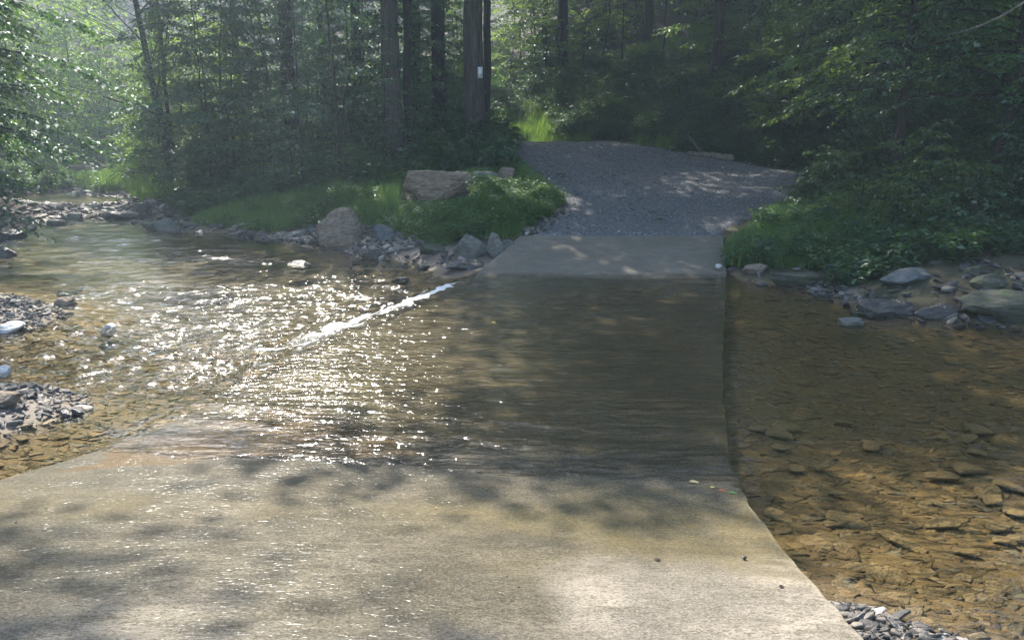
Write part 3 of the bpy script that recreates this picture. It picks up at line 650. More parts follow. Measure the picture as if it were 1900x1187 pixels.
# ------------------------------------------------------------------ small litter on the slab
def flat_leaf(name, px, py, size, col, label, rz_=0.0, dz=.006):
    P = un(px, py, .0)
    for _ in range(5): P = un(px, py, max(float(slab_z(P[0], P[1])), -.0) + dz)
    t = np.linspace(0, 1, 9); wd = np.sin(t * math.pi) ** .7 * .32; mb = MB()
    V = np.vstack([np.stack([t - .5, wd, .05 * np.sin(t * 5)], 1), np.stack([t - .5, 0 * t, .05 * np.sin(t * 5) - .03], 1), np.stack([t - .5, -wd, .05 * np.sin(t * 5)], 1)]) * size
    j = np.arange(8); mb.add(V, np.vstack([np.stack([j, j + 1, 9 + j + 1, 9 + j], 1), np.stack([9 + j, 9 + j + 1, 18 + j + 1, 18 + j], 1)]))
    m = mat("fallen_leaf"); n = NT(m); n.surf(n.bsdf(col, .5)); o = obj(name, mb.mesh(name, True), m); o.location = tuple(float(v) for v in P); o.rotation_euler = (0, 0, rz_)
    return tag(o, label, 'leaf')
flat_leaf("fallen_leaf", 1340, 909, .055, (.36, .12, .05), 'orange fallen leaf at the water edge on the slab', .2)
flat_leaf("fallen_leaf", 1360, 913, .06, (.13, .22, .08), 'green fallen leaf at the slab corner by the pool', -.1)
flat_leaf("fallen_leaf", 1322, 903, .04, (.55, .42, .12), 'yellow fallen leaf left of the orange one', .6)
flat_leaf("fallen_leaf", 1288, 893, .07, (.5, .38, .2), 'tan fallen leaf floating over the near slab edge', .0)
flat_leaf("fallen_leaf", 916, 598, .06, (.7, .6, .05), 'yellow leaf floating over the middle of the slab', .0)
flat_leaf("fallen_leaf", 1450, 1087, .035, (.03, .02, .015), 'dark curled leaf on the dry slab near its right edge', 1.2)
flat_leaf("fallen_leaf", 1220, 1037, .04, (.05, .035, .025), 'dark twiggy leaf on the pale dry patch of slab', .3)
flat_leaf("fallen_leaf", 83, 981, .03, (.05, .03, .02), 'brown leaf on the wet slab at the far left', .3)
Pn = un(1381, 1033, .2)
for _ in range(5): Pn = un(1381, 1033, float(slab_z(Pn[0], Pn[1])) + .01)
rock("nut_husk", Pn, (.024, .024, .022), M_rock_wet, 'small dark round nut husk on the slab near the shale edge', 91, cat='nut', n=3)

def litter():
    r_ = np.random.default_rng(31); P_ = []; S_ = []
    for (n, xr, yr, f, s0, s1) in [(110, (-4, 2), (2.2, 5), slab_z, .006, .018), (40, (0, 4), (12.6, 14.7), slab_z, .01, .03), (700, (-1, 8), (15, 27), lambda x, y: rz(y) + .12 * sstep(5, 9, x) + .045, .015, .05)]:
        x = r_.uniform(*xr, n); y = r_.uniform(*yr, n); k = ((x > XL(y) + .1) & (x < XR(y) - .1)) if yr[1] < 15 else ((x > road_l(y)) & (x < road_r(y)) & ((r_.random(n) < .3) | (x < road_l(y) + 1.2) | (x > road_r(y) - 1.5)))
        P_.append(np.stack([x, y, f(x, y) + .008], 1)[k]); S_.append(r_.uniform(s0, s1, k.sum()))
    P_ = np.concatenate(P_); S_ = np.concatenate(S_); n = len(P_); a = r_.uniform(0, 6.28, n)
    V, Q = leaves(P_, np.stack([np.cos(a), np.sin(a), r_.normal(0, .15, n)], 1), np.array([0, 0, 1.0]) + r_.normal(0, .25, (n, 3)), S_ * 1.6, S_ * r_.uniform(.25, .9, n))
    m = mat('dead_leaf_bits'); t = NT(m); t.surf(t.bsdf(t.ramp(t.n("ShaderNodeNewGeometry").outputs['Random Per Island'], [(0, (.03, .02, .015)), (.6, (.09, .055, .03)), (1, (.25, .16, .08))]), .7))
    return obj("leaf_litter", mesh("leaf_litter", V, Q), m)
tag(litter(), 'scattered bits of dead leaf and twig on the slab and the road', kind='stuff')
# ------------------------------------------------------------------ tree builder
def trunk_path(h, lean, wig, rng, n=12):
    t = np.linspace(0, 1, n); w1 = rng.normal(0, wig, (n, 2)); w1[0] = 0; w1 = np.cumsum(w1, 0) * .5
    return np.stack([lean[0] * t ** 1.3 + w1[:, 0], lean[1] * t ** 1.3 + w1[:, 1], h * t], 1)
def grow(seed, h, r0, z0=.2, nb=30, blen=2.2, lean=(0, 0), wig=.05, leafL=.11, density=1.0, rise=.5, droop=.5, az0=None, azs=9.9, top=.35, rtop=.12, flare=1.5, ksides=8, leafs=True, limb=True, spray=.62):
    rng = np.random.default_rng(seed); tk = MB(); P = trunk_path(h, lean, wig, rng, 16)
    tt = np.linspace(0, 1, 16); R = r0 * ((1 - tt) * (1 - rtop) + rtop); R[0] *= flare; R[1] *= 1 + (flare - 1) * .25
    tube(tk, P, R, ksides)
    LP = []; LD = []; LN = []; LL = []
    for i in range(nb):
        t = z0 + (1 - z0) * (i + rng.random()) / nb; f = (t - z0) / (1 - z0)
        s = np.array([np.interp(t, tt, P[:, q]) for q in range(3)])
        az = (i * 2.4 + rng.normal(0, .4)) if az0 is None else az0 + rng.uniform(-azs, azs)
        L = blen * ((1 - f) * (1 - top) + top) * rng.uniform(.65, 1.2)
        u = np.linspace(0, 1, 7); hd = np.array([math.cos(az), math.sin(az)])
        e = rise * rng.uniform(.5, 1.3); bend = rng.normal(0, .15)
        hx = L * u; side = np.array([-hd[1], hd[0]])
        B = s[None] + np.stack([hd[0] * hx + side[0] * bend * L * u ** 2, hd[1] * hx + side[1] * bend * L * u ** 2, L * (e * u - droop * u ** 2)], 1) + rng.normal(0, .02 * L, (7, 3)) * u[:, None]
        rb_ = max(.006, np.interp(t, tt, R) * .38) if limb else .006
        tube(tk, B, rb_ * (1 - u * .85), 4)
        if not leafs: continue
        nt_ = max(3, int(L / .15 * density)); sv = rng.uniform(.22, 1, nt_)
        o = np.stack([np.interp(sv, u, B[:, q]) for q in range(3)], 1); bd = norm(B[-1] - B[0])
        sgn = np.where(np.arange(nt_) % 2, 1, -1) * rng.uniform(.5, 1.15, nt_); ca, sa = np.cos(sgn), np.sin(sgn)
        td = np.stack([bd[0] * ca - bd[1] * sa, bd[0] * sa + bd[1] * ca, bd[2] * .3 + rng.normal(-.08, .14, nt_)], 1); td = norm(td)
        tl = spray * L ** .5 * (1.15 - .6 * sv) * rng.uniform(.5, 1.2, nt_)
        m = np.maximum(3, (tl / (leafL * .5)).astype(int))
        idx = np.repeat(np.arange(nt_), m); k = np.concatenate([np.arange(q) for q in m]); fr = (k + .6) / np.repeat(m, m)
        pos = o[idx] + td[idx] * (tl[idx] * fr)[:, None]; pos[:, 2] -= .18 * tl[idx] * fr ** 2
        sg = np.where(k % 2, 1, -1) * rng.uniform(.5, 1.1, len(k)); c_, s_ = np.cos(sg), np.sin(sg); d = td[idx]
        ld = np.stack([d[:, 0] * c_ - d[:, 1] * s_, d[:, 0] * s_ + d[:, 1] * c_, d[:, 2] - rng.uniform(.05, .5, len(k))], 1)
        pos += rng.normal(0, .02, pos.shape)
        LP.append(pos); LD.append(ld); LN.append(np.array([0, 0, 1.0]) + rng.normal(0, .38, pos.shape)); LL.append(leafL * rng.uniform(.65, 1.25, len(k)))
    crown = None
    if LP:
        LP, LD, LN, LL = map(np.concatenate, (LP, LD, LN, LL)); crown = leaves(LP, LD, LN, LL, LL * .52)
    return tk, crown
def proto(name, mt, ml, **k):
    tk, cr = grow(**k); a = tk.mesh(name + "_trunk", True); a.materials.append(mt)
    b = mesh(name + "_crown", cr[0], cr[1]); b.materials.append(ml); return a, b
def tree(name, P, rz_, sc, pr, label, cat='tree', group=None, parts=("trunk", "crown")):
    e = empty(name, P, rz_, sc); tag(e, label, cat, group)
    for pn, me_ in zip(parts, pr):
        if me_ is not None: obj(pn, me_, None, e)
    return e

UND = [proto("understory%d" % i, M_bark_s, [M_leaf, M_leaf_d, M_leaf, M_leaf_d][i % 4], seed=100 + i, h=h, r0=.045, z0=.08, nb=nb, blen=bl, leafL=.16, wig=.13, density=1.5, rise=.45, droop=.45, rtop=.08)
       for i, (h, nb, bl) in enumerate([(8, 42, 2.3), (9.5, 50, 2.5), (7, 38, 2.1), (10, 46, 2.8), (6, 34, 1.9), (8.5, 44, 2.4)])]
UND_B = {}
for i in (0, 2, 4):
    b_ = UND[i][1].copy(); b_.materials.clear(); b_.materials.append(M_leaf_lit); UND_B[i] = b_
SHR = [proto("shrub%d" % i, M_bark_s, [M_leaf, M_leaf_d, M_fern][i % 3], seed=200 + i, h=h, r0=.025, z0=.04, nb=26, blen=bl, leafL=.12, wig=.05, density=1.7, rise=.7, droop=.5, spray=.5)
       for i, (h, bl) in enumerate([(1.7, 1.0), (2.4, 1.2), (1.3, .9), (2.0, 1.3), (2.8, 1.2)])]

def ground_pt(px, d):
    """point on the terrain in the column px at distance d"""
    x = (px - 950) / F * d * 1.02
    z = float(terr(x, d)); dep = d * cP - (z - H) * sP; x = (px - 950) / F * dep
    return np.array([x, d, float(terr(x, d)) - .05])

# ------------------------------------------------------------------ tall trees, unseen crowns added along the sun line for shade
TALL = []   # (px, width px, dist, bark, label)
def tall(px, wpx, d, m, label, lean=0.0, h=13.5, name="forest_tree"):
    P = ground_pt(px, d); TALL.append(dict(P=P, r=wpx / F * d / 2, m=m, label=label, lean=lean, h=h, name=name))
tall(881, 38, 27, M_bark, 'thick straight grey trunk with the white tag, left of the road bend', .0)
tall(902, 15, 31, M_bark_d, 'thin dark trunk right behind the tagged tree', .1)
tall(738, 34, 25, M_bark, 'wide grey trunk at the back of the left bank, second left of the tagged tree', .0)
tall(758, 14, 26.5, M_bark_d, 'slim trunk touching the right side of the wide grey one', .1)
tall(816, 27, 31, M_bark_d, 'dark trunk midway between the wide grey trunk and the tagged tree', .2)
tall(672, 19, 31, M_bark_d, 'dark narrow trunk left of the wide grey one', -.3)
tall(548, 26, 28.5, M_bark_d, 'mottled purplish trunk wrapped in leaves at the left-centre of the woods', -.2)
tall(1045, 17, 42, M_bark_d, 'trunk rising out of bright foliage beyond the road crest', -.3)
tall(1012, 9, 44, M_bark_d, 'slender trunk just left of the one in bright foliage', .0)
tall(1204, 15, 40, M_bark_d, 'dim trunk on the slope above the middle of the road', -.4)
tall(1334, 9, 38, M_bark_d, 'thin pole-like trunk on the shaded slope', -.1)
tall(1360, 10, 42, M_bark_d, 'second thin trunk on the slope, just right of the pole-like one', -.4)
tall(1398, 17, 36, M_bark_d, 'leaning dark trunk on the slope above the road edge', -.6)
tall(1120, 8, 46, M_bark_d, 'faint slim trunk deep in the woods above the road', .0)
tall(1270, 11, 48, M_bark_d, 'faint distant trunk high on the shaded slope', .2)
tall(1545, 20, 27, M_bark_d, 'dark trunk behind the overhanging branches on the right slope', -.2)
tall(1760, 14, 22, M_bark_d, 'dark trunk lost among leaves at the upper right', .2)
tall(610, 10, 36, M_bark_d, 'thin distant trunk left of the narrow dark one', .1)
tall(780, 9, 40, M_bark_d, 'thin distant trunk left of the midway dark one', .0)
tall(455, 12, 40, M_bark_d, 'distant trunk behind leaves at the left of the bank', .0)
for x, y, h in [(-13, 10, 17), (-17, 18, 18), (-21, 27, 18), (-27, 36, 19), (15, 14, 17), (19, 23, 19), (-5, 40, 20), (3, 46, 20), (14, 9, 18), (9, 1, 17), (-9, 1, 17), (-20, 45, 20), (19, 14, 18), (8, 31, 19), (-30, 24, 19), (-16, 54, 21), (16, 38, 20)]:
    TALL.append(dict(P=np.array([x, y, float(terr(x, y)) - .1]), r=.2 + .1 * ((x * 7 + y) % 1), m=M_bark_d, label=None, lean=.2, h=h, name="forest_tree"))
# gaps in the canopy: sun-lit patches of ground (x, y, rx, ry)
LIT = [(3, 31, 5, 1.6), (3.5, 35, 4, 2.5), (7.5, 34, 3, 2), (9, 27, 1.5, 1.5), (8, 20.5, 1.2, .8), (12, 22, 1.5, 1.5), (9.5, 16, 1.0, .8), (-2.3, 18.6, 1.2, .5), (-.2, 18.3, 1.0, .8), (-5.2, 18.2, 1.0, .5), (-4.2, 19.6, 1.2, .9), (-1.4, 17.6, 1.0, .7), (-6, 21.5, 1.2, .6), (-19, 46, 7, 6), (-9, 43, 6, 4), (2, 38, 2.5, 4), (-3.5, 13.5, 2.5, 2.0), (-7, 15, 2.5, 2), (-9, 33, 3, 3), (-5, 36, 3, 2), (-11, 38, 3, 3), (-3.2, 9.2, 3.6, 3.3), (-3.8, 6.0, 2.8, 1.7), (-5.5, 5.0, 2.6, 2.6), (-.6, 6.9, 1.1, 1.1), (-1.5, 3.6, 3.2, 1.5), (1.2, 2.6, 1.5, .75), (3.6, 4.0, 1.5, 1.0), (5.6, 5.6, 1.4, .7), (5, 3.4, 2, 1.1), (4.0, 5.2, 1.6, .7), (3.0, 2.6, 1.5, .8), (2.2, 5.5, .8, .5),
       (-14.5, 30.5, 2.6, 3.6), (-17, 37, 4.5, 2.4), (-13.3, 24, 3.0, 2.2), (-10.5, 28, 2.6, 3.0), (-8, 12.5, 2.6, 2.6), (-10, 17, 3.5, 2.2), (-4.5, 15.2, 1.5, .8),
       (.2, 16.7, 1.4, 1.3), (3.3, 12.6, .8, .2), (4.6, 19.4, 1.6, .35), (1.6, 21.5, 1.2, .3), (2.0, 17.4, .8, .25), (1.2, 31, 2.4, 3.6), (4.5, 31, 1.5, 1.5), (-1.0, 19, .8, .5), (5.6, 14.0, 1.9, .9), (5.3, 25, .8, .4), (-18, 27, 2.5, 2.5), (7.6, 12.2, .9, .5), (9.3, 12.5, .6, .5), (-2.8, 20.0, .9, .5)]
def litf(qx, qy):
    wob = .35 * fbm(qx * .8, qy * .8, o=3, s=71); v = np.full(np.shape(qx), -.28)
    for x, y, rx, ry in LIT: v = np.maximum(v, 1.3 - np.hypot((qx - x) / rx, (qy - y) / ry) * 1.3)
    return v + wob
def build_shade_canopy():
    rng = np.random.default_rng(5); st = 1.35; cl = []
    sx, sy = SUN[0] / SUN[2], SUN[1] / SUN[2]
    qx, qy = np.meshgrid(np.arange(-26, 16, st), np.arange(-3, 50, st))
    for lay, (z0, z1) in enumerate([(11.5, 13.5), (14.5, 17.5), (13, 15)]):
        x = qx + rng.uniform(-.8, .8, qx.shape); y = qy + rng.uniform(-.8, .8, qx.shape); z = rng.uniform(z0, z1, qx.shape)
        keep = (litf(x, y) < .12) & (rng.random(x.shape) < .93)
        keep &= ~((y > 26.5) & (y < 44) & (x > -20) & (x < -8.5) & (rng.random(x.shape) < .9))
        keep &= ~(((y > 33) & (x < -3) & (rng.random(x.shape) < .75)) | ((y > 33) & (x > -1) & (x < 5.5) & (rng.random(x.shape) < .7)))
        if lay == 2: keep &= (x > -1) & (x < 8) & (y > 12) & (y < 25) & (litf(x, y) < -.12)
        near = (x > -4) & (y < 5.2)
        keep &= ~(near & (rng.random(x.shape) < .68))
        cl.append(np.stack([x + sx * z, y + sy * z, z], -1)[keep])
    # far and side canopy, out of the sun's path to the visible ground
    n = 560; x = rng.uniform(-45, 40, n); y = rng.uniform(-12, 60, n); z = rng.uniform(11, 19, n)
    Qx, Qy = x - sx * z, y - sy * z; k = (Qx < -26) | (Qx > 16) | (Qy > 50) | (Qy < -3); cl.append(np.stack([x, y, z], -1)[k])
    cl = np.concatenate(cl); TP = np.array([t['P'][:2] for t in TALL]); own = np.argmin(((cl[:, None, :2] - TP[None]) ** 2).sum(-1), 1)
    leg = MB(); res = []
    for i, t in enumerate(TALL):
        C_ = cl[own == i]; P0 = t['P']; rr = np.random.default_rng(400 + i)
        tk = MB(); h = t['h']; P = trunk_path(h, (t['lean'], 0), .04, rr, 24); tt = np.linspace(0, 1, 24); R = t['r'] * (1 - .35 * tt - .5 * tt ** 4); R[0] *= 1.5; R[1] *= 1.12
        tube(tk, P, R, 14)
        LPs = []
        for c0 in C_:
            q = c0 - P0; zb = min(h * .93 - .02, max(q[2] - .35 * math.hypot(q[0], q[1]), 6.5)); f = zb / h
            s = np.array([np.interp(f, tt, P[:, a]) for a in range(3)]); u = np.linspace(0, 1, 6)[:, None]
            B = s * (1 - u) + q * u; B[:, 2] += (np.sin(u[:, 0] * math.pi) * .6); tube(tk, B, .03 * (1 - .8 * u[:, 0]), 4)
            n = int(rr.integers(170, 260)); g = rr.normal(0, 1, (n, 3)) * np.array([.62, .62, .28]); LPs.append(g + q)
        cr = None
        if LPs:
            LP = np.concatenate(LPs); n = len(LP); V, Q = leaves(LP, norm(rr.normal(size=(n, 3)) * np.array([1, 1, .3])), np.array([0, 0, 1.0]) + rr.normal(0, .45, (n, 3)), rr.uniform(.15, .3, n), rr.uniform(.1, .18, n))
            cr = mesh("crown", V, Q); cr.materials.append(M_leaf_c)
        tm = tk.mesh("trunk", True); tm.materials.append(t['m'])
        res.append((t, tm, cr))
    return res
for t, tm, cr in build_shade_canopy():
    lab = t['label']
    tree(t['name'], t['P'], 0, 1, (tm, cr), lab or 'tall forest tree whose trunk stands out of sight and whose unseen crown is added to shade the creek', 'tree', None if lab else 'forest trees around the frame')

# white tag on the big trunk
tp = TALL[0]; Pz = W(891, 135, 27 - tp['r'] - .02); mk = MB()
def box(mb, c0, d, bev=.0):
    x, y, z = [v / 2 for v in d]; V = np.array([[a * x, b * y, c_ * z] for a in (-1, 1) for b in (-1, 1) for c_ in (-1, 1)]) + np.array(c0)
    mb.add(V, [[0, 1, 3, 2], [4, 6, 7, 5], [0, 4, 5, 1], [2, 3, 7, 6], [0, 2, 6, 4], [1, 5, 7, 3]])
box(mk, (0, 0, 0), (.165, .012, .36)); m = mat("tag_white"); n = NT(m); n.surf(n.bsdf(n.mix(n.mr(n.noise(n.coord(), 12, 4), .4, .7, 0, .5), (.62, .64, .64), (.42, .44, .44)), .5))
e = empty("tree_tag", (Pz[0], Pz[1] + .0, Pz[2]), .25); tag(e, 'white rectangular tag nailed to the thick trunk left of the road', 'sign')
obj("plate", mk.mesh("plate"), m, e)
mk = MB(); mk.add([[.0, -.009, -.12], [.035, -.009, -.1], [.06, -.009, -.03], [.03, -.009, -.05]], [[0, 1, 2, 3]]); m = mat("tag_mark"); n = NT(m); n.surf(n.bsdf((.12, .12, .13), .6)); obj("mark", mk.mesh("mark"), m, e)

# ------------------------------------------------------------------ characterful trees
# double-stemmed sapling at the creek bend
def sapling():
    P = ground_pt(324, 29.5); e = empty("creek_sapling", P); tag(e, 'slim double-stemmed tree leaning over the sunlit grass at the creek bend', 'tree')
    s = 29.5 / F
    for sd_, top_, r0 in ((301, (-35, 0), .16), (302, (3, 0), .085)):
        rng = np.random.default_rng(sd_); mb = MB(); h = 9.5
        pts = np.array([[0, 0, 0], [-3, 0, 60], [-14, 0, 150], [-22, 0, 220], [-34, 0, 330], [-36, 0, 450]]) if sd_ == 301 else np.array([[6, 0, 40], [4, 0, 90], [2, 0, 180], [5, 0, 250], [4, 0, 340], [8, 0, 450]])
        Pp = pts * s; u = np.linspace(0, 1, 20); Pq = np.stack([np.interp(u, np.linspace(0, 1, 6), Pp[:, q]) for q in range(3)], 1) + rng.normal(0, .015, (20, 3)); R = r0 * (1 - .55 * u); R[0] *= 1.3
        tube(mb, Pq, R, 9); LPs = []; LDs = []
        lst = [(.30, -1, 3.2, .9), (.36, -1, 2.6, .55), (.45, 1, 1.8, 1.0), (.5, -1, 2.2, .9), (.58, 1, 2.2, 1.1), (.66, -1, 2.5, 1.0), (.75, 1, 2.5, .8), (.85, -1, 2, .8)] if sd_ == 301 else [(.35, -1, 1.2, 1.1), (.5, 1, 2.8, 1.3), (.62, 1, 2.6, 1.4), (.72, -1, 1.6, .9), (.82, 1, 2, 1), (.55, 1, 1.6, .5)]
        for f, sg, L, el in lst:
            st = np.array([np.interp(f, u, Pq[:, q]) for q in range(3)]); v = np.linspace(0, 1, 8)[:, None]; yy = rng.normal(0, .5)
            B = st + v * np.array([sg * L * math.cos(el) * 1.2, yy * L, L * math.sin(el)]) + rng.normal(0, .03, (8, 3)) * v
            tube(mb, B, .032 * (1 - .8 * v[:, 0]), 5)
            for _ in range(14):
                q = rng.uniform(.35, 1); o_ = np.array([np.interp(q, v[:, 0], B[:, a]) for a in range(3)]); dd = norm(rng.normal(0, 1, 3) * np.array([1, 1, .35])); n_ = 10
                k = (np.arange(n_) + .5) / n_; LPs.append(o_ + dd * k[:, None] * .75 + rng.normal(0, .04, (n_, 3))); LDs.append(dd + rng.normal(0, .5, (n_, 3)))
        obj("trunk", mb.mesh("trunk", True), M_bark_d, e)
        LP = np.concatenate(LPs); LD = np.concatenate(LDs); V, Q = leaves(LP, LD, np.array([0, 0, 1.0]) + rng.normal(0, .4, LP.shape), rng.uniform(.08, .16, len(LP)), rng.uniform(.05, .08, len(LP)))
        obj("crown", mesh("crown", V, Q), M_leaf, e)
sapling()
# beech-like trees reaching in from the right and left
def special(name, P, label, ml, mt=M_bark_s, **k):
    tk, cr = grow(**k); e = empty(name, P); tag(e, label, 'tree')
    obj("trunk", tk.mesh("trunk", True), mt, e); obj("crown", mesh("crown", *cr), ml, e); return e
P = ground_pt(1660, 15.5); special("beech_tree", P, 'beech with layered sprays of leaves reaching left over the right bank', M_leaf, M_bark_d, seed=501, h=6.6, r0=.11, z0=.28, nb=58, blen=3.0, lean=(-.6, -.3), wig=.09, leafL=.115, density=1.25, rise=.42, droop=.5, top=.75)
P = ground_pt(1850, 14.0); special("beech_tree", P, 'second beech filling the upper right corner behind a bare grey bough', M_leaf_d, M_bark_d, seed=502, h=7.5, r0=.1, z0=.15, nb=60, blen=2.7, lean=(.3, 0), wig=.08, leafL=.115, density=1.1, rise=.42, droop=.5, top=.6)
P = np.array([-9.6, 15.0, float(terr(-9.6, 15.0)) ]) ; P = np.array([-13.2, 17.5, float(terr(-13.2, 17.5))])
special("overhanging_tree", P, 'tree at the left photo edge with glossy leaves drooping over the creek', M_leaf_d, M_bark_d, seed=503, h=8.5, r0=.14, z0=.2, nb=62, blen=3.6, lean=(.6, -.4), wig=.08, leafL=.15, density=1.6, rise=.5, droop=.62, top=.7)
P = np.array([-19.5, 25.5, float(terr(-19.5, 25.5))])
special("overhanging_tree", P, 'tree behind the left edge one, arching over the far riffle', M_leaf, M_bark_d, seed=504, h=9.5, r0=.14, z0=.16, nb=60, blen=4.0, lean=(1.6, 0), wig=.08, leafL=.15, density=1.7, rise=.5, droop=.6, top=.7)
# bare bough, upper right
mb = MB(); A = W(1775, 62, 10.5); B = W(1960, -40, 10.0); u = np.linspace(0, 1, 12)[:, None]; Pq = A * (1 - u) + B * u + np.array([0, 0, 1]) * (-.10 * np.sin(u * math.pi)) ; tube(mb, Pq, .008 + .012 * u[:, 0], 6)
C2 = W(1745, 70, 10.6); tube(mb, np.array([A, (A + C2) / 2 + [0, 0, .01], C2]), [.008, .005, .002], 5)
tube(mb, np.array([B, B + [1.2, .8, .2], B + [2.6, 1.6, -.6], [6.0 + 4, 11.5, 1.6]]), [.02, .03, .05, .09], 7)
o = obj("dead_bough", mb.mesh("dead_bough", True), M_log); tag(o, 'thin bare grey bough slanting down across the upper right corner', 'branch')

# ------------------------------------------------------------------ woods: understory trees and shrubs
rng = np.random.default_rng(42)
def region(px):
    return 'over the far creek' if px < 260 else 'behind the left bank' if px < 620 else 'between the big trunks' if px < 930 else 'beyond the road crest' if px < 1150 else 'on the slope above the road' if px < 1450 else 'on the dark right slope'
def zone(px): return 0 if px < 260 else 1 if px < 620 else 2 if px < 930 else 3 if px < 1150 else 4 if px < 1450 else 5
cnt = 0
for (d0, d1, step) in [(25, 27, 85), (28, 31, 80), (32, 37, 80), (39, 46, 70), (50, 60, 60)]:
    for px in np.arange(-120, 2050, step):
        p = px + rng.uniform(-.4, .4) * step; d = rng.uniform(d0, d1)
        if p < 260 and d < 46: continue
        if d0 == 25 and (p < 350 or p > 790 or 690 < p < 770): continue
        if d0 < 36 and 820 < p < 935: continue
        if p < 320 and d < 32: continue
        if 900 < p < 1230 and d < 43: continue
        if 1150 < p < 1500 and d < 31: continue
        if p > 1450: d *= .72
        if p < 260: d = max(d, 50)
        P = ground_pt(p, d); i = int(rng.integers(0, 6)); row = 'foremost' if d0 == 25 else 'front' if d0 < 30 else 'middle' if d0 < 38 else 'back' if d0 < 48 else 'farthest'
        if P[2] < -.1: continue
        reg = region(p); lab = 'leafy understory tree in the %s row %s' % (row, reg)
        tree("understory_tree", P, rng.uniform(0, 6.28), rng.uniform(.8, 1.15), UND[i if d0 != 25 else (1, 3, 5)[i % 3]], lab, 'tree', 'understory trees, %s row %s' % (row, reg)); cnt += 1
for (d0, d1, step, lo) in [(24, 27, 60, 1), (28, 31, 70, 1), (33, 38, 60, 0), (42, 48, 60, 0)]:
    for px in np.arange(-60, 1980, step):
        p = px + rng.uniform(-.4, .4) * step; d = rng.uniform(d0, d1)
        if p < 260 and d < 40: continue
        if p < 560 and d < 27.5: d += 3
        if 860 < p < 1480 and d < 31: continue
        if 900 < p < 1230 and d < 41: continue
        if p > 1480: d *= .66
        P = ground_pt(p, d); i = int(rng.integers(0, 5))
        if P[2] < 0: continue
        if road_l(P[1]) - .8 < P[0] < road_r(P[1]) + .6 and P[1] < 33: continue
        row = 'near' if d0 < 30 else 'far'; reg = region(p)
        tree("shrub", P, rng.uniform(0, 6.28), rng.uniform(.7, 1.15), SHR[i], '%s leafy shrub %s' % (row, reg), 'shrub', '%s shrubs %s' % (row, reg), ("stem", "foliage"))
for px, d, i, sc_ in [(308, 37, 0, .8), (300, 39, 4, 1.1), (350, 34, 2, .9), (385, 38, 0, .9), (430, 35, 4, 1.1), (470, 39, 2, 1), (240, 50, 0, 1), (215, 50, 4, 1.8), (150, 52, 2, 1.9), (185, 56, 0, 1.9), (60, 50, 4, 1.9), (100, 55, 4, 1.5), (40, 52, 0, 1.4), (170, 58, 4, 1.6), (70, 60, 0, 1.7), (120, 48.5, 2, 1.0), (330, 43, 0, 1.1), (410, 43, 2, 1.1), (285, 42, 4, 1.0)]:
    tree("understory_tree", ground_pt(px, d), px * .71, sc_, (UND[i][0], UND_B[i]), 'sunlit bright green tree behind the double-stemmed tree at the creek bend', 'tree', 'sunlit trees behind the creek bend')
for px, d, i, sc_ in [(945, 44, 0, .9), (985, 47, 4, 1.2), (1035, 43, 2, .9), (1085, 48, 0, 1.0), (1125, 43, 4, 1.0), (1180, 46, 2, 1.0)]:
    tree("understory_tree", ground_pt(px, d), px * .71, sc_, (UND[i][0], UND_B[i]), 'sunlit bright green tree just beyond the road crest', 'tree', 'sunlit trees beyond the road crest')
# bushes placed singly
for px, d, i, s, lab in [(545, 22.5, 1, .8, 'bush wrapped around the foot of the mottled trunk'), (640, 22.8, 3, .6, 'low bush below the narrow dark trunk'), (700, 23.5, 1, .7, 'bush at the foot of the wide grey trunk'),
                         (820, 23.5, 3, .55, 'spreading bush under the tagged tree'), (870, 22.6, 2, .8, 'pale-leaved bush left of the road above the brown rock'), (930, 24.5, 0, .6, 'small bush at the road edge by the tagged tree'),
                         (430, 25.5, 4, .8, 'bush on the left bank between sapling and mottled trunk'), (380, 28, 1, .8, 'bush right of the double-stemmed sapling'), (490, 24.5, 3, .8, 'dark bush on the crest of the left bank'),
                         (350, 31, 0, 1.0, 'sunlit bush behind the double-stemmed sapling'), (290, 34, 3, 1.0, 'bright bush at the end of the creek-bend grass'), (1590, 14.2, 2, .8, 'bush behind the right grass patch'), (1720, 13.2, 3, .8, 'dark bush over the blue-grey slab'),
                         (1880, 12.5, 1, .8, 'dark bush at the right photo edge above the mossy ledge'), (1650, 13.0, 0, .6, 'fern-like bush in front of the beech'), (1800, 12.2, 2, .8, 'low bush above the blocky green rock'), (1655, 17.5, 1, .8, 'bush where the gravel ends on the right'), (1590, 20, 2, .8, 'small bush at the right road edge'),
                         (1420, 24.5, 3, .8, 'bush just right of the fallen log'), (1010, 38.5, 4, 1.3, 'sunlit tall bush beyond the road crest'), (1080, 39, 1, 1.1, 'bright bush right of the sunlit tall one'), (1165, 35.5, 3, .8, 'bush on the grassy verge above the road'), (1260, 30.5, 1, .9, 'bush on the slope behind the fallen log'), (1340, 27.8, 3, .8, 'dim bush right above the fallen log'),
                         (80, 42, 3, 1.0, 'bush on the far left bank over the moss'), (10, 40, 4, 1.1, 'dark bush at the far left edge'), (160, 50, 4, 1.2, 'bush behind the driftwood log'), (240, 48, 1, 1.2, 'lit bush behind the driftwood log, right of its neighbour')]:
    tree("bush", ground_pt(px, d), px * .37, s, SHR[i], lab, 'shrub', None, ("stem", "foliage"))
for x, y, i in [(12.5, 8.5, 0), (14, 5, 3), (11.5, 4, 5), (15, 11.5, 1), (12, 1.5, 2), (17, 8, 3), (13.5, 13.5, 4), (16.5, 15, 5)]:  # unseen trees added to keep light off the right bank
    tree('understory_tree', np.array([x, y, float(terr(x, y)) - .1]), x * 2.1, 1.0, UND[i], 'unseen understory tree added beyond the right bank to darken it', 'tree', 'added shade trees, right bank beyond the edge')
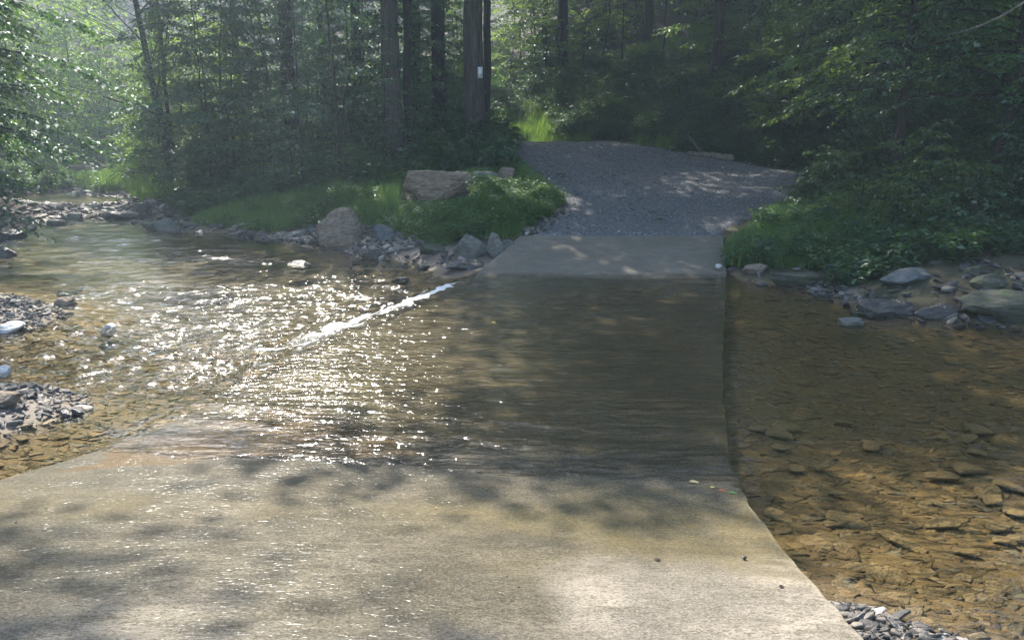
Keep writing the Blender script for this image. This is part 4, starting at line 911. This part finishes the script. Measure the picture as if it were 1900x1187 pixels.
# thin saplings
SAP = [proto("sapling%d" % i, M_bark_d, M_leaf_d, seed=600 + i, h=8.5, r0=.06, z0=.35, nb=20, blen=1.4, leafL=.12, wig=.05, density=.8) for i in range(2)]
for j, (px, d, s, lab) in enumerate([(633, 22.5, 1, 'thin straight sapling standing before the woods on the left bank'), (562, 22, .7, 'crooked thin sapling in front of the mottled trunk'), (717, 23, .5, 'short thin sapling before the wide grey trunk'), (1155, 38, .8, 'thin sapling above the road verge'), (1232, 36, .8, 'thin sapling on the slope left of the pole-like trunk'), (395, 27, .8, 'thin sapling right of the double-stemmed tree')]):
    tree("sapling", ground_pt(px, d), j * 1.3, s, SAP[j % 2], lab, 'tree')

# ------------------------------------------------------------------ fallen logs
def logobj(name, A, B, r0, r1, m, label, wig=.03, stubs=3, seed=1):
    rr = np.random.default_rng(seed); u = np.linspace(0, 1, 16)[:, None]; P_ = np.asarray(A) * (1 - u) + np.asarray(B) * u + rr.normal(0, wig, (16, 3)) * np.sin(u * math.pi)
    e = empty(name, A); tag(e, label, 'log'); mb = MB(); tube(mb, P_ - np.asarray(A), (r0 * (1 - u) + r1 * u)[:, 0] * (1 + .1 * rr.normal(size=16)), 10); obj("stem", mb.mesh("stem", True), m, e)
    for _ in range(stubs):
        f = rr.uniform(.2, .9); s_ = P_[int(f * 15)] - np.asarray(A); d_ = norm(rr.normal(size=3) * np.array([1, .6, .8]) + np.array([0, 0, .4])); mb = MB(); L = rr.uniform(.3, 1.0); v = np.linspace(0, 1, 5)[:, None]
        tube(mb, s_ + d_ * L * v + rr.normal(0, .03, (5, 3)) * v, r1 * .5 * (1 - .8 * v[:, 0]), 5); obj("broken_branch", mb.mesh("broken_branch", True), m, e)
logobj("fallen_log", hit(1276, 290) + [0, -.1, .09], hit(1357, 300) + [0, -.1, .11], .08, .11, M_log, 'short pale fallen log lying along the right edge of the gravel road', .015, 1, 3)
logobj("fallen_log", hit(1275, 297) + [0, 0, .05], hit(1305, 299) + [0, 0, .04], .05, .03, M_log, 'short stick in front of the fallen log at the road edge', .01, 0, 4)
logobj("driftwood_log", W(130, 310, 42) , W(243, 313, 40), .1, .2, M_log2, 'long pale driftwood log lying across the far end of the creek', .05, 5, 5)
logobj("driftwood_log", W(186, 316, 40.5) , W(246, 326, 38.5), .1, .24, M_log2, 'thicker driftwood log stacked in front of the long one', .05, 4, 6)
logobj("dead_branch", un(60, 300, 1.2), un(128, 331, -.2), .04, .02, M_log, 'bare branch trailing into the water at the far left bank', .06, 4, 7)
logobj("dead_branch", un(690, 415, .35), un(716, 428, .05), .02, .012, M_log, 'bare stick poking from the stone heap beside the tall boulder', .01, 0, 8)
logobj("dead_branch", un(1725, 578, .08), un(1790, 586, .03), .03, .02, M_log, 'grey branch lying in front of the dark split rock', .01, 0, 9)

# ------------------------------------------------------------------ ground vegetation (uncountable)
def blade_protos(seed, n=8, k=14):
    r_ = np.random.default_rng(seed); out = []
    for _ in range(n):
        Vs = []; Q = []; c0 = 0
        for b in range(k):
            az = r_.uniform(0, 6.28); ln = r_.uniform(.45, 1); be = r_.uniform(.15, .8); o_ = r_.normal(0, .16, 2); wd = .022
            for q, tq in enumerate((0, .5, 1)):
                hx = be * tq ** 2 * ln * .7; zz = ln * (tq - .25 * be * tq ** 2); ww = wd * (1 - tq * .9)
                cx, cy_ = o_[0] + math.cos(az) * hx, o_[1] + math.sin(az) * hx
                Vs += [[cx - math.sin(az) * ww, cy_ + math.cos(az) * ww, zz], [cx + math.sin(az) * ww, cy_ - math.cos(az) * ww, zz]]
            Q += [[c0, c0 + 1, c0 + 3, c0 + 2], [c0 + 2, c0 + 3, c0 + 5, c0 + 4]]; c0 += 6
        out.append((np.array(Vs), np.array(Q), None))
    return out
def weed_protos(seed, n=8, stems=5, lf=9, ls=.28, broad=.5):
    r_ = np.random.default_rng(seed); out = []
    for _ in range(n):
        P_ = []; D_ = []; L_ = []
        for b in range(stems):
            az = r_.uniform(0, 6.28); be = r_.uniform(.1, .8); o_ = r_.normal(0, .2, 2); ht = r_.uniform(.5, 1)
            for q in range(lf):
                tq = (q + .5) / lf; a2 = r_.uniform(0, 6.28)
                P_.append([o_[0] + math.cos(az) * be * tq ** 2 * .6, o_[1] + math.sin(az) * be * tq ** 2 * .6, ht * tq]); D_.append([math.cos(a2), math.sin(a2), r_.uniform(-.3, .5)]); L_.append(ls * r_.uniform(.6, 1.2))
        L_ = np.array(L_); V, Q = leaves(np.array(P_, float), np.array(D_, float), np.array([0, 0, 1.0]) + r_.normal(0, .3, (len(P_), 3)), L_, L_ * broad); out.append((V, Q, None))
    return out
WPF = weed_protos(4, stems=9, lf=9, ls=.2, broad=.42); GP = blade_protos(1); WP = weed_protos(2); FP = weed_protos(3, stems=7, lf=12, ls=.24, broad=.3)
def veg(name, protos, npts, xr, yr, maskf, s0, s1, m, label, seed):
    r_ = np.random.default_rng(seed); x = r_.uniform(*xr, npts); y = r_.uniform(*yr, npts); z = terr(x, y); px, py = proj(x, y, z)
    land = (z > wz(x, y) + np.where(px > 1350, .05, .1)) & ~((x > XL(y) - .05) & (x < XR(y) + .05) & (y < 14.85)) & ~((x > road_l(y) - .02) & (x < road_r(y) + .02) & (y > 14.6) & (y < 32.5))
    clear = inpoly(px, py, [(742, 345), (885, 340), (885, 388), (742, 396)]) | inpoly(px, py, [(838, 442), (965, 442), (965, 500), (838, 500)]) | inpoly(px, py, [(915, 322), (962, 322), (962, 350), (915, 350)]) | inpoly(px, py, [(1435, 505), (1550, 505), (1550, 540), (1435, 540)]) | inpoly(px, py, [(1635, 505), (1735, 505), (1735, 540), (1635, 540)]) | inpoly(px, py, [(1790, 550), (1950, 550), (1950, 610), (1790, 610)])
    mm = land & ~clear & maskf(x, y, z, px, py, r_); x, y, z = x[mm], y[mm], z[mm]; n = len(x)
    S = (s0 + (s1 - s0) * r_.random(n)) * (.7 + .5 * sstep(-.5, .5, fbm(x * 1.2, y * 1.2, o=2, s=seed))); S = np.stack([S * 1.15, S * 1.15, S], 1)
    mb = scatter(protos, np.stack([x, y, z - .01], 1), r_.uniform(0, 6.28, n), S, r_, .12); print(name, n)
    return tag(obj(name, mb.mesh(name), m), label, kind='stuff')
lush = [(770, 385), (880, 352), (960, 345), (1040, 378), (1020, 405), (960, 432), (900, 438), (840, 452), (770, 445), (755, 410)]
bankL = [(255, 362), (330, 330), (640, 320), (960, 270), (1035, 380), (960, 440), (840, 455), (770, 450), (700, 425), (590, 415), (500, 432), (400, 425), (280, 392)]
farg = [(170, 352), (260, 320), (335, 300), (345, 340), (265, 362)]
rpatch = [(1346, 470), (1420, 405), (1490, 372), (1640, 362), (1650, 430), (1600, 470), (1500, 498), (1400, 497), (1350, 490)]
veg("bank_grass", GP, 60000, (-9, 3), (13.5, 32), lambda x, y, z, px, py, r_: inpoly(px, py, bankL), .14, .32, M_grass, 'short green grass carpeting the left bank', 801)
veg("lush_weeds", WPF, 14000, (-4, 3), (14, 22), lambda x, y, z, px, py, r_: inpoly(px, py, lush), .18, .42, M_weed, 'lush knee-high weeds spilling down to the boulders by the slab', 802)
veg("bank_weeds", WP, 22000, (-12, 3), (15, 34), lambda x, y, z, px, py, r_: inpoly(px, py, bankL) & (noise(x * .9, y * .9, s=5) > -.1), .14, .34, M_weed, 'low broad-leaved weeds over the left bank', 803)
veg("bright_grass", GP, 16000, (-24, -10), (26, 42), lambda x, y, z, px, py, r_: (px > 150) & (px < 350) & (py < 372), .4, .85, M_grass, 'tall bright grass at the creek bend', 804)
veg("right_grass", GP, 16000, (3.3, 9), (11.5, 18), lambda x, y, z, px, py, r_: inpoly(px, py, rpatch), .14, .34, M_grass, 'green grass tuft slope right of the slab', 805)
veg("right_weeds", WP, 7000, (3.5, 13), (11, 19), lambda x, y, z, px, py, r_: inpoly(px, py, rpatch) | ((px > 1500) & (py < 545) & (r_.random(len(x)) < .8)), .16, .42, M_leaf_d, 'low weeds of the dark right bank', 806)
veg("verge_grass", GP, 30000, (-4, 14), (26, 40), lambda x, y, z, px, py, r_: (px > 880) & (noise(x * .6, y * .6, s=9) > -.4), .25, .6, M_grass, 'grass along the verge beyond the road crest', 807)
veg("slope_undergrowth", FP, 26000, (-3, 18), (17, 46), lambda x, y, z, px, py, r_: (px > 880) & (py > 120) & ((x > road_r(y) + .3 * (y > 27)) | (y > 36)), .3, .8, M_fern, 'ferny undergrowth covering the slope behind the road', 808)
veg("woods_undergrowth", WP, 22000, (-34, 2), (22, 60), lambda x, y, z, px, py, r_: (px < 940) & ((px > 330) | (y > 36)) & ((px > 262) | (y > 47)), .4, .9, M_leaf_d, 'dark undergrowth on the floor of the woods', 809)
veg("far_bank_growth", WP, 5000, (-34, -16), (30, 50), lambda x, y, z, px, py, r_: (px < 200), .3, .8, M_weed, 'mossy growth on the far left bank', 810)
# far woods that read as one mass
def far_woods():
    r_ = np.random.default_rng(99); n = 90000; x = r_.uniform(-75, 60, n); y = r_.uniform(80, 100, n) + np.abs(x) * -.1; z = r_.uniform(-1, 17, n) + np.where(x < -10, 4, 0)
    V, Q = leaves(np.stack([x, y, z], 1), norm(r_.normal(size=(n, 3))), norm(r_.normal(size=(n, 3))), r_.uniform(.4, .8, n), r_.uniform(.25, .5, n)); return obj("far_woods", mesh("far_woods", V, Q), M_leaf_d)
tag(far_woods(), 'dense far woods closing the view', kind='stuff')

# ------------------------------------------------------------------ air volume added in place of a lens glare veil
mb = MB(); box(mb, (-6, 40, 19), (190, 170, 46)); m = mat("glare_veil_air"); n = NT(m)
pv = n.n("ShaderNodeVolumePrincipled"); pv.inputs['Color'].default_value = (.72, .86, 1.0, 1); pv.inputs['Density'].default_value = VEIL_DENSITY; pv.inputs['Anisotropy'].default_value = .35
n.t.links.new(pv.outputs[0], n.out.inputs['Volume']); tag(obj("glare_veil", mb.mesh("glare_veil"), m), 'thin blue air volume added for the veil of lens glare', kind='stuff')
